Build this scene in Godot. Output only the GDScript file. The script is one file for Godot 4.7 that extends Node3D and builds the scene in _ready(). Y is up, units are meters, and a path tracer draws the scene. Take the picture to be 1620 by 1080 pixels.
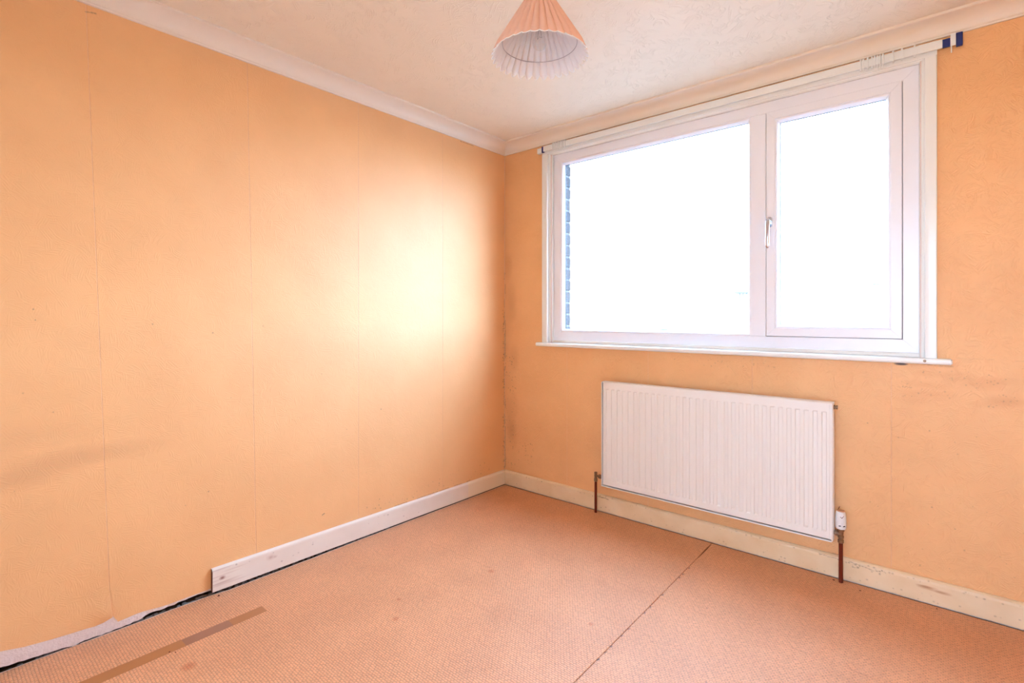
extends Node3D

const ROOM_X := 2.80
const ROOM_Z := 2.95
const CEIL_Y := 2.315
const COVE_Y := 2.249
const COVE_OUT := 0.088
const DOOR_X0 := 1.93  # sides of the doorway added behind the camera for fill daylight
const DOOR_X1 := 2.70

var rng := RandomNumberGenerator.new()
var M := {}


func _ready():
	rng.seed = 11
	setup_view()
	make_materials()
	build_floor()
	build_ceiling()
	build_wall_left()
	build_wall_back()
	build_hidden_walls()
	build_coving()
	build_baseboards()
	build_window()
	build_outside()
	build_carpets()
	build_radiator()
	build_curtain_rail()
	build_lamp()
	build_small_things()


# ------------------------------------------------------------------ camera, sky, exposure
func setup_view():
	var cam := Camera3D.new()
	cam.name = "camera"
	add_child(cam)
	cam.position = Vector3(2.3103, 1.1505, 2.6407)
	cam.rotation = Vector3(0, deg_to_rad(40.368), 0)
	cam.projection = Camera3D.PROJECTION_FRUSTUM
	cam.near = 0.05
	cam.far = 200.0
	cam.size = 1.33448 * 0.05
	# the lens is shifted down a little: the horizon lies 39.4 px above the middle of the frame
	cam.frustum_offset = Vector2(0, -39.4 / 809.306 * 0.05)
	cam.current = true

	var sky_mat := ProceduralSkyMaterial.new()
	sky_mat.sky_top_color = Color(0.65, 0.82, 1.0)
	sky_mat.sky_horizon_color = Color(0.73, 0.86, 0.99)
	sky_mat.sky_curve = 0.2
	sky_mat.ground_horizon_color = Color(0.80, 0.80, 0.78)
	sky_mat.ground_bottom_color = Color(0.62, 0.61, 0.58)
	sky_mat.energy_multiplier = 7.4
	var sky := Sky.new()
	sky.sky_material = sky_mat
	var e := Environment.new()
	e.background_mode = Environment.BG_SKY
	e.sky = sky
	e.tonemap_mode = Environment.TONE_MAPPER_LINEAR
	e.tonemap_exposure = 4.05
	e.sdfgi_enabled = true
	e.ssao_enabled = true
	e.ssil_enabled = true
	var we := WorldEnvironment.new()
	we.name = "world"
	we.environment = e
	add_child(we)


# ------------------------------------------------------------------ helpers
func mb() -> SurfaceTool:
	var st := SurfaceTool.new()
	st.begin(Mesh.PRIMITIVE_TRIANGLES)
	st.set_smooth_group(-1)
	return st


func obj(called: String, st: SurfaceTool, m: Material, parent: Node3D = self, at := Vector3.ZERO) -> MeshInstance3D:
	st.generate_normals()
	var o := MeshInstance3D.new()
	o.name = called
	o.mesh = st.commit()
	o.material_override = m
	o.position = at
	parent.add_child(o, true)
	return o


func inst(called: String, mesh: Mesh, m: Material, parent: Node3D, at := Vector3.ZERO) -> MeshInstance3D:
	var o := MeshInstance3D.new()
	o.name = called
	o.mesh = mesh
	o.material_override = m
	o.position = at
	parent.add_child(o, true)
	return o


func base(called: String, at := Vector3.ZERO) -> Node3D:
	var o := Node3D.new()
	o.name = called
	o.position = at
	add_child(o, true)
	return o


func tag(o: Node, label: String, category: String, group := "", kind := ""):
	o.set_meta("label", label)
	o.set_meta("category", category)
	if group != "":
		o.set_meta("group", group)
	if kind != "":
		o.set_meta("kind", kind)


func tri(st: SurfaceTool, a: Vector3, b: Vector3, c: Vector3, out: Vector3):
	if (c - a).cross(b - a).dot(out) < 0.0:
		var t := b
		b = c
		c = t
	st.add_vertex(a)
	st.add_vertex(b)
	st.add_vertex(c)


func quad(st: SurfaceTool, a: Vector3, b: Vector3, c: Vector3, d: Vector3, out: Vector3):
	tri(st, a, b, c, out)
	tri(st, a, c, d, out)


func box(st: SurfaceTool, lo: Vector3, hi: Vector3):
	cbox(st, lo, hi, 0.0)


# a box with its edges chamfered by r
func cbox(st: SurfaceTool, lo: Vector3, hi: Vector3, r: float):
	var mid := (lo + hi) / 2
	var h := (hi - lo) / 2
	r = minf(r, 0.49 * minf(h.x, minf(h.y, h.z)) * 2.0 * 0.98)
	var ax := [Vector3.RIGHT, Vector3.UP, Vector3.BACK]
	for i in 3:
		var j := (i + 1) % 3
		var k := (i + 2) % 3
		for s in [-1.0, 1.0]:
			var n: Vector3 = ax[i] * s
			var c: Vector3 = mid + n * h[i]
			var u: Vector3 = ax[j] * (h[j] - r)
			var v: Vector3 = ax[k] * (h[k] - r)
			quad(st, c - u - v, c + u - v, c + u + v, c - u + v, n)
			if r > 0.0:
				for t in [-1.0, 1.0]:
					# edge between +-axis i and +-axis j, along k
					var w: Vector3 = ax[k] * (h[k] - r)
					var p: Vector3 = mid + ax[i] * s * h[i] + ax[j] * t * (h[j] - r)
					var q: Vector3 = mid + ax[i] * s * (h[i] - r) + ax[j] * t * h[j]
					quad(st, p - w, p + w, q + w, q - w, ax[i] * s + ax[j] * t)
	if r > 0.0:
		for sx in [-1.0, 1.0]:
			for sy in [-1.0, 1.0]:
				for sz in [-1.0, 1.0]:
					var o := Vector3(sx, sy, sz)
					var e := mid + h * o
					tri(st, e - Vector3(0, sy, sz) * r, e - Vector3(sx, 0, sz) * r, e - Vector3(sx, sy, 0) * r, o)


# a body turned round the y axis of `at`; prof holds (radius, height) from bottom to top
func lathe(st: SurfaceTool, prof: Array, at := Transform3D(), segs := 24):
	for i in prof.size() - 1:
		var p: Vector2 = prof[i]
		var q: Vector2 = prof[i + 1]
		st.set_smooth_group(i % 2 + 1 if absf(p.y - q.y) > 1e-5 and absf(p.x - q.x) < 1e-5 else 3 + i)
		for k in segs:
			var a := TAU * k / segs
			var b := TAU * (k + 1) / segs
			var pa := Vector3(cos(a) * p.x, p.y, sin(a) * p.x)
			var pb := Vector3(cos(b) * p.x, p.y, sin(b) * p.x)
			var qa := Vector3(cos(a) * q.x, q.y, sin(a) * q.x)
			var qb := Vector3(cos(b) * q.x, q.y, sin(b) * q.x)
			var m := (a + b) / 2
			var n := Vector3(cos(m) * (q.y - p.y), p.x - q.x, sin(m) * (q.y - p.y))
			n = at.basis * n
			if p.x > 1e-6:
				tri(st, at * pa, at * pb, at * qb, n)
			if q.x > 1e-6:
				tri(st, at * pa, at * qb, at * qa, n)
	st.set_smooth_group(-1)


# the same with one smooth skin
func lathe_smooth(st: SurfaceTool, prof: Array, at := Transform3D(), segs := 24):
	st.set_smooth_group(1)
	for i in prof.size() - 1:
		var p: Vector2 = prof[i]
		var q: Vector2 = prof[i + 1]
		for k in segs:
			var a := TAU * k / segs
			var b := TAU * (k + 1) / segs
			var pa := Vector3(cos(a) * p.x, p.y, sin(a) * p.x)
			var pb := Vector3(cos(b) * p.x, p.y, sin(b) * p.x)
			var qa := Vector3(cos(a) * q.x, q.y, sin(a) * q.x)
			var qb := Vector3(cos(b) * q.x, q.y, sin(b) * q.x)
			var m := (a + b) / 2
			var n := at.basis * Vector3(cos(m) * (q.y - p.y), p.x - q.x, sin(m) * (q.y - p.y))
			if p.x > 1e-6:
				tri(st, at * pa, at * pb, at * qb, n)
			if q.x > 1e-6:
				tri(st, at * pa, at * qb, at * qa, n)
	st.set_smooth_group(-1)


# a round rod along points
func tube(st: SurfaceTool, pts: Array, r: float, segs := 12, caps := true):
	st.set_smooth_group(1)
	var rings := []
	var up := Vector3(0.31, 0.83, 0.46).normalized()
	for i in pts.size():
		var d: Vector3 = (pts[mini(i + 1, pts.size() - 1)] - pts[maxi(i - 1, 0)]).normalized()
		var u := d.cross(up).normalized()
		var v := d.cross(u).normalized()
		var ring := []
		for k in segs:
			var a := TAU * k / segs
			ring.append(pts[i] + (u * cos(a) + v * sin(a)) * r)
		rings.append(ring)
	for i in pts.size() - 1:
		for k in segs:
			var l := (k + 1) % segs
			var mid: Vector3 = (pts[i] + pts[i + 1]) / 2
			quad(st, rings[i][k], rings[i][l], rings[i + 1][l], rings[i + 1][k], (rings[i][k] + rings[i][l] + rings[i + 1][l] + rings[i + 1][k]) / 4 - mid)
	st.set_smooth_group(-1)
	if caps:
		for e in [0, pts.size() - 1]:
			var d: Vector3 = pts[0] - pts[1] if e == 0 else pts[e] - pts[e - 1]
			for k in segs:
				tri(st, pts[e], rings[e][k], rings[e][(k + 1) % segs], d)


# prof: closed loop of (a, b) points, counter-clockwise or not, swept straight from z0 to z1 along `axis`
# place(a, b, t) gives the point in space
func sweep(st: SurfaceTool, prof: Array, place: Callable, t0: float, t1: float, smooth := false):
	var n := prof.size()
	var mid := Vector2.ZERO
	for p in prof:
		mid += p / n
	for i in n:
		var p: Vector2 = prof[i]
		var q: Vector2 = prof[(i + 1) % n]
		if smooth:
			st.set_smooth_group(1)
		var a: Vector3 = place.call(p.x, p.y, t0)
		var b: Vector3 = place.call(q.x, q.y, t0)
		var c: Vector3 = place.call(q.x, q.y, t1)
		var d: Vector3 = place.call(p.x, p.y, t1)
		# outward: right-hand perpendicular of p->q, chosen by winding
		var area := 0.0
		for k in n:
			area += prof[k].cross(prof[(k + 1) % n])
		var e := q - p
		var o := Vector2(e.y, -e.x) * signf(area)
		var out: Vector3 = place.call(p.x + o.x, p.y + o.y, t0) - a
		quad(st, a, b, c, d, out)
	st.set_smooth_group(-1)
	var packed := PackedVector2Array(prof)
	var idx := Geometry2D.triangulate_polygon(packed)
	for s in 2:
		var t := t0 if s == 0 else t1
		var out: Vector3 = place.call(0, 0, t0) - place.call(0, 0, t1)
		if s == 1:
			out = -out
		for k in range(0, idx.size(), 3):
			tri(st, place.call(prof[idx[k]].x, prof[idx[k]].y, t), place.call(prof[idx[k + 1]].x, prof[idx[k + 1]].y, t), place.call(prof[idx[k + 2]].x, prof[idx[k + 2]].y, t), out)


func rounded(lo: Vector2, hi: Vector2, r: float, n := 4) -> Array:
	var out := []
	var cs := [Vector2(hi.x - r, hi.y - r), Vector2(lo.x + r, hi.y - r), Vector2(lo.x + r, lo.y + r), Vector2(hi.x - r, lo.y + r)]
	for c in 4:
		for k in n + 1:
			var a := PI / 2 * (c + float(k) / n)
			out.append(cs[c] + Vector2(cos(a), sin(a)) * r)
	return out


# four mitred bars round a rectangle in a plane of constant z; prof: loop of (inset from the outer edge, z)
func mitred_bars(lo: Vector2, hi: Vector2, prof: Array) -> Array:
	var out := []
	for side in 4:
		var st := mb()
		var ends := []
		for e in 2:
			var loop := []
			for p in prof:
				var x0: float = lo.x + p.x
				var x1: float = hi.x - p.x
				var y0: float = lo.y + p.x
				var y1: float = hi.y - p.x
				var c: Array = [Vector3(x0, y0, p.y), Vector3(x1, y0, p.y), Vector3(x1, y1, p.y), Vector3(x0, y1, p.y)]
				var along: Vector3 = (c[(side + 1) % 4] - c[side]).normalized()
				loop.append(c[side] + along * 0.0003 if e == 0 else c[(side + 1) % 4] - along * 0.0003)
			ends.append(loop)
		var n := prof.size()
		var mid := Vector3.ZERO
		for e in 2:
			for p in ends[e]:
				mid += p / (2.0 * n)
		for i in n:
			var j := (i + 1) % n
			var c: Vector3 = (ends[0][i] + ends[0][j] + ends[1][i] + ends[1][j]) / 4
			var area := 0.0
			for k in n:
				area += prof[k].cross(prof[(k + 1) % n])
			var ed: Vector2 = prof[j] - prof[i]
			var o := Vector2(ed.y, -ed.x) * signf(area)
			var inward := [Vector3.UP, Vector3.LEFT, Vector3.DOWN, Vector3.RIGHT][side] as Vector3
			quad(st, ends[0][i], ends[0][j], ends[1][j], ends[1][i], inward * o.x + Vector3.BACK * o.y)
		var idx := Geometry2D.triangulate_polygon(PackedVector2Array(prof))
		for e in 2:
			for k in range(0, idx.size(), 3):
				tri(st, ends[e][idx[k]], ends[e][idx[k + 1]], ends[e][idx[k + 2]], ends[e][0] - ends[1 - e][0])
		out.append(st)
	return out


# ------------------------------------------------------------------ textures
func wrap_add(h: PackedFloat32Array, n: int, x: int, y: int, v: float):
	var i := posmod(y, n) * n + posmod(x, n)
	if v > h[i]:
		h[i] = v


func to_image(h: PackedFloat32Array, n: int) -> Image:
	var bytes := PackedByteArray()
	bytes.resize(n * n)
	for i in n * n:
		bytes[i] = int(clampf(h[i], 0, 1) * 255.0)
	return Image.create_from_data(n, n, false, Image.FORMAT_L8, bytes)


# embossed wallpaper: clusters of short curved strokes laid at every angle
func emboss_texture(n: int, clusters: int, length: float, width: float, gap: float, curl: float, rough: float) -> Image:
	var h := PackedFloat32Array()
	h.resize(n * n)
	var noise := FastNoiseLite.new()
	noise.seed = 5
	noise.frequency = 0.15
	var ni := noise.get_seamless_image(n, n)
	for i in n * n:
		h[i] = rough * ni.get_pixel(i % n, i / n).r
	for c in clusters:
		var at := Vector2(rng.randf() * n, rng.randf() * n)
		var ang := rng.randf() * TAU
		var count := rng.randi_range(2, 5)
		var bend := rng.randf_range(-curl, curl)
		var amp := rng.randf_range(0.6, 1.0)
		for s in count:
			var l := length * rng.randf_range(0.55, 1.2)
			var side := Vector2(-sin(ang), cos(ang)) * gap * (s - count / 2.0)
			var p := at + side + Vector2(cos(ang), sin(ang)) * rng.randf_range(-0.3, 0.3) * length
			var dir := ang
			var steps := int(l)
			for k in steps:
				var t := float(k) / steps
				dir += bend / steps
				p += Vector2(cos(dir), sin(dir))
				var w := width * sin(PI * clampf(t, 0.03, 0.97)) + 0.4
				var r := int(ceil(w)) + 1
				for dy in range(-r, r + 1):
					for dx in range(-r, r + 1):
						var px := int(floor(p.x)) + dx
						var py := int(floor(p.y)) + dy
						var d := Vector2(px, py).distance_to(p) / w
						if d < 1.0:
							wrap_add(h, n, px, py, amp * sqrt(1.0 - d * d))
	return to_image(h, n)


func carpet_height(n: int, cols: int, rows: int) -> Image:
	var h := PackedFloat32Array()
	h.resize(n * n)
	var jit := []
	for i in cols * rows:
		jit.append(Vector3(rng.randf_range(-0.12, 0.12), rng.randf_range(-0.1, 0.1), rng.randf_range(0.6, 1.0)))
	for y in n:
		var fy := float(y) / n * rows
		var ry := int(fy)
		for x in n:
			var fx := float(x) / n * cols + (0.5 if ry % 2 else 0.0)
			var cx := int(fx) % cols
			var j: Vector3 = jit[ry * cols + cx]
			var u: float = (fx - floor(fx) - 0.5 + j.x) * 2.05
			var v: float = (fy - ry - 0.5 + j.y) * 2.0
			var d: float = u * u * u * u + v * v
			h[y * n + x] = j.z * sqrt(maxf(0.0, 1.0 - d))
	return to_image(h, n)


func blot(im: Image, at: Vector2, r: Vector2, c: Color, strength: float):
	var w := im.get_width()
	var hh := im.get_height()
	for y in range(maxi(0, int(at.y - r.y)), mini(hh, int(at.y + r.y) + 1)):
		for x in range(maxi(0, int(at.x - r.x)), mini(w, int(at.x + r.x) + 1)):
			var d := ((Vector2(x, y) - at) / r).length()
			if d < 1.0:
				var k := strength * (1.0 - d * d)
				var o := im.get_pixel(x, y)
				im.set_pixel(x, y, o * (1.0 - k) + Color(o.r * c.r, o.g * c.g, o.b * c.b) * k)


func scribble(im: Image, a: Vector2, b: Vector2, r: float, c: Color, strength: float, wobble: float, breaks: float):
	var steps := int(a.distance_to(b))
	var w := 0.0
	var on := true
	for k in steps:
		w = clampf(w + rng.randf_range(-0.6, 0.6), -wobble, wobble)
		if rng.randf() < 0.08:
			on = rng.randf() > breaks
		if on:
			var p := a.lerp(b, float(k) / steps) + Vector2(w, w)
			blot(im, p, Vector2(r, r) * rng.randf_range(0.6, 1.2), c, strength * 0.5)


func speckle(im: Image, lo: Vector2, hi: Vector2, count: int, c: Color, strength: float, r := 1.6):
	for i in count:
		var p := Vector2(rng.randf_range(lo.x, hi.x), rng.randf_range(lo.y, hi.y))
		blot(im, p, Vector2(r, r) * rng.randf_range(0.5, 1.4), c, strength * rng.randf_range(0.4, 1.0))


func mottle(w: int, h: int, freq: float, lo: Color, hi: Color, noise_seed: int) -> Image:
	var noise := FastNoiseLite.new()
	noise.seed = noise_seed
	noise.frequency = freq
	noise.fractal_octaves = 4
	var g := noise.get_image(w, h)
	var im := Image.create(w, h, false, Image.FORMAT_RGB8)
	for y in h:
		for x in w:
			im.set_pixel(x, y, lo.lerp(hi, g.get_pixel(x, y).r))
	return im


func tex(im: Image) -> ImageTexture:
	return ImageTexture.create_from_image(im)


func mat(called: String, c: Color, rough: float, metal := 0.0, spec := 0.5) -> StandardMaterial3D:
	var m := StandardMaterial3D.new()
	m.resource_name = called
	m.albedo_color = c
	m.roughness = rough
	m.metallic = metal
	m.metallic_specular = spec
	M[called] = m
	return m


func bump(m: StandardMaterial3D, im: Texture2D, cm: float, scale: Vector3, triplanar := false):
	m.heightmap_enabled = true
	m.heightmap_texture = im
	m.heightmap_scale = cm
	m.uv1_scale = scale
	if triplanar:
		m.uv1_triplanar = true
		m.uv1_world_triplanar = true


# the vinyl's pearly top coat
func pearl(m: StandardMaterial3D):
	m.clearcoat_enabled = true
	m.clearcoat = 1.0
	m.clearcoat_roughness = 0.54
	m.rim_enabled = true
	m.rim = 0.8
	m.rim_tint = 0.0


func stained(m: StandardMaterial3D, im: Image):
	m.detail_enabled = true
	m.detail_albedo = tex(im)
	m.detail_blend_mode = BaseMaterial3D.BLEND_MODE_MUL
	m.detail_uv_layer = BaseMaterial3D.DETAIL_UV_2


const WALL_TINT := Color(0.975, 0.722, 0.455)


func make_materials():
	var emboss := tex(emboss_texture(1024, 1100, 50.0, 3.2, 8.5, 1.0, 0.45))
	var swirl := tex(emboss_texture(1024, 240, 110.0, 3.0, 9.0, 4.5, 0.22))

	# wallpaper of the left wall and of the window wall; each has its own map of stains, mould and darker marks
	var pl := mat("wallpaper_left", WALL_TINT, 0.74, 0.0, 1.0)
	pearl(pl)
	bump(pl, emboss, 0.05, Vector3(1.25, 1.25, 1))
	stained(pl, stains_left())
	var pb := mat("wallpaper_back", WALL_TINT, 0.74, 0.0, 1.0)
	pearl(pb)
	bump(pb, emboss, 0.13, Vector3(1.25, 1.25, 1))
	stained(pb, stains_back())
	var pp := mat("wallpaper_plain", WALL_TINT, 0.42, 0.0, 0.6)
	bump(pp, emboss, 0.07, Vector3(1.25, 1.25, 1), true)

	mat("bounce_white", Color(0.96, 0.955, 0.945), 0.8)  # white added behind the camera to bounce daylight onto the window wall
	var ce := mat("ceiling_paper", Color(0.955, 0.875, 0.775), 0.6)
	bump(ce, swirl, 0.14, Vector3(1.5, 1.5, 1.5), true)
	mat("cove_paint", Color(0.955, 0.88, 0.80), 0.45)
	var grit := FastNoiseLite.new()
	grit.seed = 3
	grit.frequency = 0.05
	var gn := NoiseTexture2D.new()
	gn.width = 512
	gn.height = 512
	gn.seamless = true
	gn.noise = grit
	var plas := mat("plaster", Color(0.92, 0.83, 0.79), 0.9)
	bump(plas, gn, 0.12, Vector3(4, 4, 4), true)
	mat("gap_black", Color(0.16, 0.13, 0.11), 1.0)  # shadow of the wall gap put into a near-black colour
	mat("rubble", Color(0.52, 0.47, 0.45), 1.0)
	mat("board_floor", Color(0.36, 0.25, 0.17), 0.8)

	var sk := mat("skirting_cream", Color(0.96, 0.845, 0.69), 0.4)
	stained(sk, stains_skirting())
	mat("skirting_short", Color(0.955, 0.872, 0.765), 0.42)
	var ks := mat("skirting_white", Color(0.95, 0.885, 0.82), 0.45)  # window light partly put into its whiter colour
	stained(ks, stains_knots())
	mat("raw_wood", Color(0.45, 0.24, 0.13), 0.8)

	mat("upvc", Color(0.955, 0.945, 0.965), 0.28)
	mat("gasket", Color(0.22, 0.26, 0.32), 0.6)
	mat("seal_grey", Color(0.45, 0.45, 0.48), 0.6)
	mat("gloss_white", Color(0.95, 0.935, 0.91), 0.25)
	mat("chrome", Color(0.80, 0.80, 0.82), 0.18, 1.0)
	var gl := mat("glass", Color(0.9, 0.95, 1.0, 0.03), 0.0)
	gl.transparency = BaseMaterial3D.TRANSPARENCY_ALPHA
	gl.cull_mode = BaseMaterial3D.CULL_DISABLED

	for k in 3:
		var b := mat("brick_%d" % k, [Color(0.30, 0.285, 0.285), Color(0.325, 0.305, 0.30), Color(0.285, 0.275, 0.28)][k], 0.95, 0.0, 0.1)
		bump(b, gn, 0.25, Vector3(12, 12, 12), true)
	mat("mortar", Color(0.40, 0.39, 0.38), 0.95, 0.0, 0.1)
	mat("render_white", Color(0.95, 0.95, 0.94), 0.9)
	mat("roof_grey", Color(0.90, 0.89, 0.88), 0.9)
	mat("gutter_grey", Color(0.27, 0.29, 0.33), 0.6)
	mat("paving", Color(0.40, 0.40, 0.39), 0.95)

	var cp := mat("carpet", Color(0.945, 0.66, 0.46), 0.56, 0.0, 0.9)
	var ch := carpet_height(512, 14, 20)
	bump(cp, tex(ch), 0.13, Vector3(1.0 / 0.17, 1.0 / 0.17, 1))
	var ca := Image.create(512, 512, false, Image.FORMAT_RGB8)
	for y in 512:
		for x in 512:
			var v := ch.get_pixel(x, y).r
			var k := clampf(0.85 + 0.19 * v, 0.0, 1.0)  # shade in the gaps between loops put into the colour
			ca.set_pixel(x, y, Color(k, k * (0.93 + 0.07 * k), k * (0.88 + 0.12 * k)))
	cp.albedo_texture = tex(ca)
	stained(cp, stains_shade_carpet())
	mat("carpet_backing", Color(0.92, 0.80, 0.72), 1.0)
	mat("tape_tan", Color(0.71, 0.45, 0.26), 0.35)
	mat("tape_dull", Color(0.64, 0.43, 0.32), 0.5)  # middle length, a darker and greyer brown than the others

	mat("radiator_white", Color(0.955, 0.92, 0.88), 0.35)
	mat("copper_old", Color(0.46, 0.18, 0.10), 0.4, 0.55)
	mat("brass_dull", Color(0.56, 0.44, 0.34), 0.38, 0.8)
	mat("plastic_white", Color(0.94, 0.92, 0.90), 0.35)
	mat("plastic_tan", Color(0.80, 0.58, 0.42), 0.5)
	mat("slot_dark", Color(0.16, 0.12, 0.10), 0.7)

	mat("navy", Color(0.07, 0.14, 0.42), 0.4)
	mat("rail_white", Color(0.94, 0.925, 0.90), 0.35)

	var fb := mat("shade_peach", Color(0.95, 0.74, 0.63), 0.85)
	fb.backlight_enabled = true
	fb.backlight = Color(0.25, 0.25, 0.25)
	fb.cull_mode = BaseMaterial3D.CULL_DISABLED
	var li := mat("shade_lining", Color(0.94, 0.90, 0.89), 0.7)
	li.cull_mode = BaseMaterial3D.CULL_DISABLED
	mat("wire", Color(0.76, 0.70, 0.70), 0.5)
	mat("shade_piping", Color(0.97, 0.94, 0.92), 0.7)
	var bg := mat("bulb_glass", Color(1, 0.97, 0.92, 0.07), 0.0, 0.0, 0.8)
	bg.transparency = BaseMaterial3D.TRANSPARENCY_ALPHA
	mat("crumb_red", Color(0.40, 0.15, 0.09), 0.8)
	mat("crumb_pale", Color(0.80, 0.74, 0.70), 0.9)


const DARK := Color(0.35, 0.27, 0.24)
const MOULD := Color(0.45, 0.36, 0.33)
const SCALE := 400.0  # pixels of a stain map per metre


# u runs along the wall from the corner, v down from the coving
func on_wall(a: float, y: float) -> Vector2:
	return Vector2(a, COVE_Y - y) * SCALE


func stains_left() -> Image:
	var im := mottle(int(ROOM_Z * SCALE), int(COVE_Y * SCALE), 0.006, Color(0.97, 0.955, 0.93), Color(1, 1, 1), 21)
	# mould in the corner
	scribble(im, on_wall(0.004, 1.45), on_wall(0.004, 0.11), 1.2, DARK, 0.5, 0.6, 0.45)
	speckle(im, on_wall(0.0, 1.2), on_wall(0.02, 0.12), 90, MOULD, 0.6)
	speckle(im, on_wall(0.15, 0.2), on_wall(1.1, 0.108), 70, MOULD, 0.5, 1.2)
	scribble(im, on_wall(0.3, 0.112), on_wall(0.95, 0.112), 1.2, MOULD, 0.5, 0.6, 0.6)
	# darker smear above the missing skirting, specks, darker seam lines
	for i in 26:
		blot(im, on_wall(rng.randf_range(2.1, 2.95), rng.randf_range(0.60, 0.78)), Vector2(60, 16), Color(0.88, 0.83, 0.80), 0.08)
	speckle(im, on_wall(1.0, 1.2), on_wall(2.6, 0.3), 26, MOULD, 0.7, 1.1)
	scribble(im, on_wall(1.345, 0.19), on_wall(1.33, 0.197), 1.3, DARK, 0.8, 0.3, 0.0)
	for z in [0.5684, 1.145]:
		scribble(im, on_wall(z, 2.25), on_wall(z, 0.1), 0.9, Color(0.90, 0.80, 0.70), 0.3, 0.0, 0.25)
	scribble(im, on_wall(1.695, 2.25), on_wall(1.655, 0.1), 0.9, Color(0.90, 0.78, 0.66), 0.3, 0.0, 0.25)
	scribble(im, on_wall(2.235, 2.25), on_wall(2.17, 0.1), 0.9, Color(0.92, 0.78, 0.64), 0.3, 0.0, 0.3)
	scribble(im, on_wall(2.24, 2.225), on_wall(2.21, 2.23), 1.2, DARK, 0.6, 0.3, 0.3)
	scribble(im, on_wall(0.42, 2.244), on_wall(0.30, 2.244), 1.2, DARK, 0.6, 0.2, 0.1)
	return im


func stains_back() -> Image:
	var im := mottle(int(ROOM_X * SCALE), int(COVE_Y * SCALE), 0.006, Color(0.96, 0.94, 0.91), Color(1, 1, 1), 22)
	scribble(im, on_wall(0.004, 1.45), on_wall(0.004, 0.11), 1.2, DARK, 0.5, 0.6, 0.45)
	speckle(im, on_wall(0.0, 0.9), on_wall(0.10, 0.12), 90, MOULD, 0.45)
	speckle(im, on_wall(0.12, 0.32), on_wall(0.25, 0.18), 40, MOULD, 0.5, 1.3)
	for i in 14:
		blot(im, on_wall(rng.randf_range(0.02, 0.1), rng.randf_range(0.3, 1.5)), Vector2(18, 40), Color(0.85, 0.74, 0.66), 0.12)  # soft darker patches along the corner
	# scuffs and mould right of the sill
	for i in 16:
		var p := on_wall(rng.randf_range(2.20, 2.48), rng.randf_range(0.80, 0.93))
		blot(im, p, Vector2(26, 7), Color(0.90, 0.78, 0.68), 0.14)
		speckle(im, p - Vector2(14, 8), p + Vector2(14, 8), 4, MOULD, 0.35, 1.0)
	scribble(im, on_wall(2.155, 0.864), on_wall(2.215, 0.866), 0.9, MOULD, 0.4, 0.8, 0.4)
	scribble(im, on_wall(2.34, 0.99), on_wall(2.8, 0.985), 1.0, MOULD, 0.12, 0.8, 0.6)
	scribble(im, on_wall(2.25, 0.958), on_wall(2.33, 0.958), 1.2, MOULD, 0.3, 0.6, 0.5)
	blot(im, on_wall(2.165, 0.958), Vector2(10, 2.4), Color(0.12, 0.09, 0.09), 1.0)  # near-black mark directly under the sill
	for i in 9:
		speckle(im, on_wall(1.15 + 0.02 * i, 0.95), on_wall(1.7, 0.9), 5, MOULD, 0.25, 1.2)
	for x in [0.5135, 1.592]:  # darker lines along the seams
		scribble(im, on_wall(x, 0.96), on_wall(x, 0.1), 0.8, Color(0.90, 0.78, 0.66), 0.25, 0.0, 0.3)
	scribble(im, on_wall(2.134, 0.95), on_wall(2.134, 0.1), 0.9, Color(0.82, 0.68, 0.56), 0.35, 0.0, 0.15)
	speckle(im, on_wall(2.0, 0.7), on_wall(2.75, 0.15), 36, MOULD, 0.4, 1.1)
	# grime where the paper meets the skirting
	scribble(im, on_wall(0.72, 0.104), on_wall(1.5, 0.104), 1.6, DARK, 0.5, 0.5, 0.3)
	scribble(im, on_wall(1.86, 0.104), on_wall(2.05, 0.104), 1.8, MOULD, 0.6, 1.0, 0.3)
	return im


func stains_skirting() -> Image:
	# u: along the board (2.8 m), v: down its face
	var im := mottle(1120, 48, 0.012, Color(0.96, 0.93, 0.88), Color(1, 1, 1), 31)
	scribble(im, Vector2(0.74, 0) * SCALE + Vector2(0, 5), Vector2(0.82, 0) * SCALE + Vector2(0, 9), 2.0, MOULD, 0.4, 2.0, 0.3)
	scribble(im, Vector2(1.84, 0) * SCALE + Vector2(0, 3), Vector2(1.97, 0) * SCALE + Vector2(0, 8), 1.2, MOULD, 0.5, 1.5, 0.4)
	scribble(im, Vector2(1.99, 0) * SCALE + Vector2(0, 5), Vector2(2.08, 0) * SCALE + Vector2(0, 13), 1.2, MOULD, 0.5, 2.0, 0.45)
	speckle(im, Vector2(1.95 * SCALE, 4), Vector2(2.12 * SCALE, 16), 30, MOULD, 0.45)
	for i in 7:
		blot(im, Vector2(rng.randf_range(2.2, 2.4) * SCALE, rng.randf_range(14, 22)), Vector2(12, 3), Color(0.84, 0.70, 0.62), 0.4)
	speckle(im, Vector2(0, 2), Vector2(1120, 10), 60, MOULD, 0.35)
	speckle(im, Vector2(0, 30), Vector2(1120, 46), 60, MOULD, 0.3)
	return im


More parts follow.
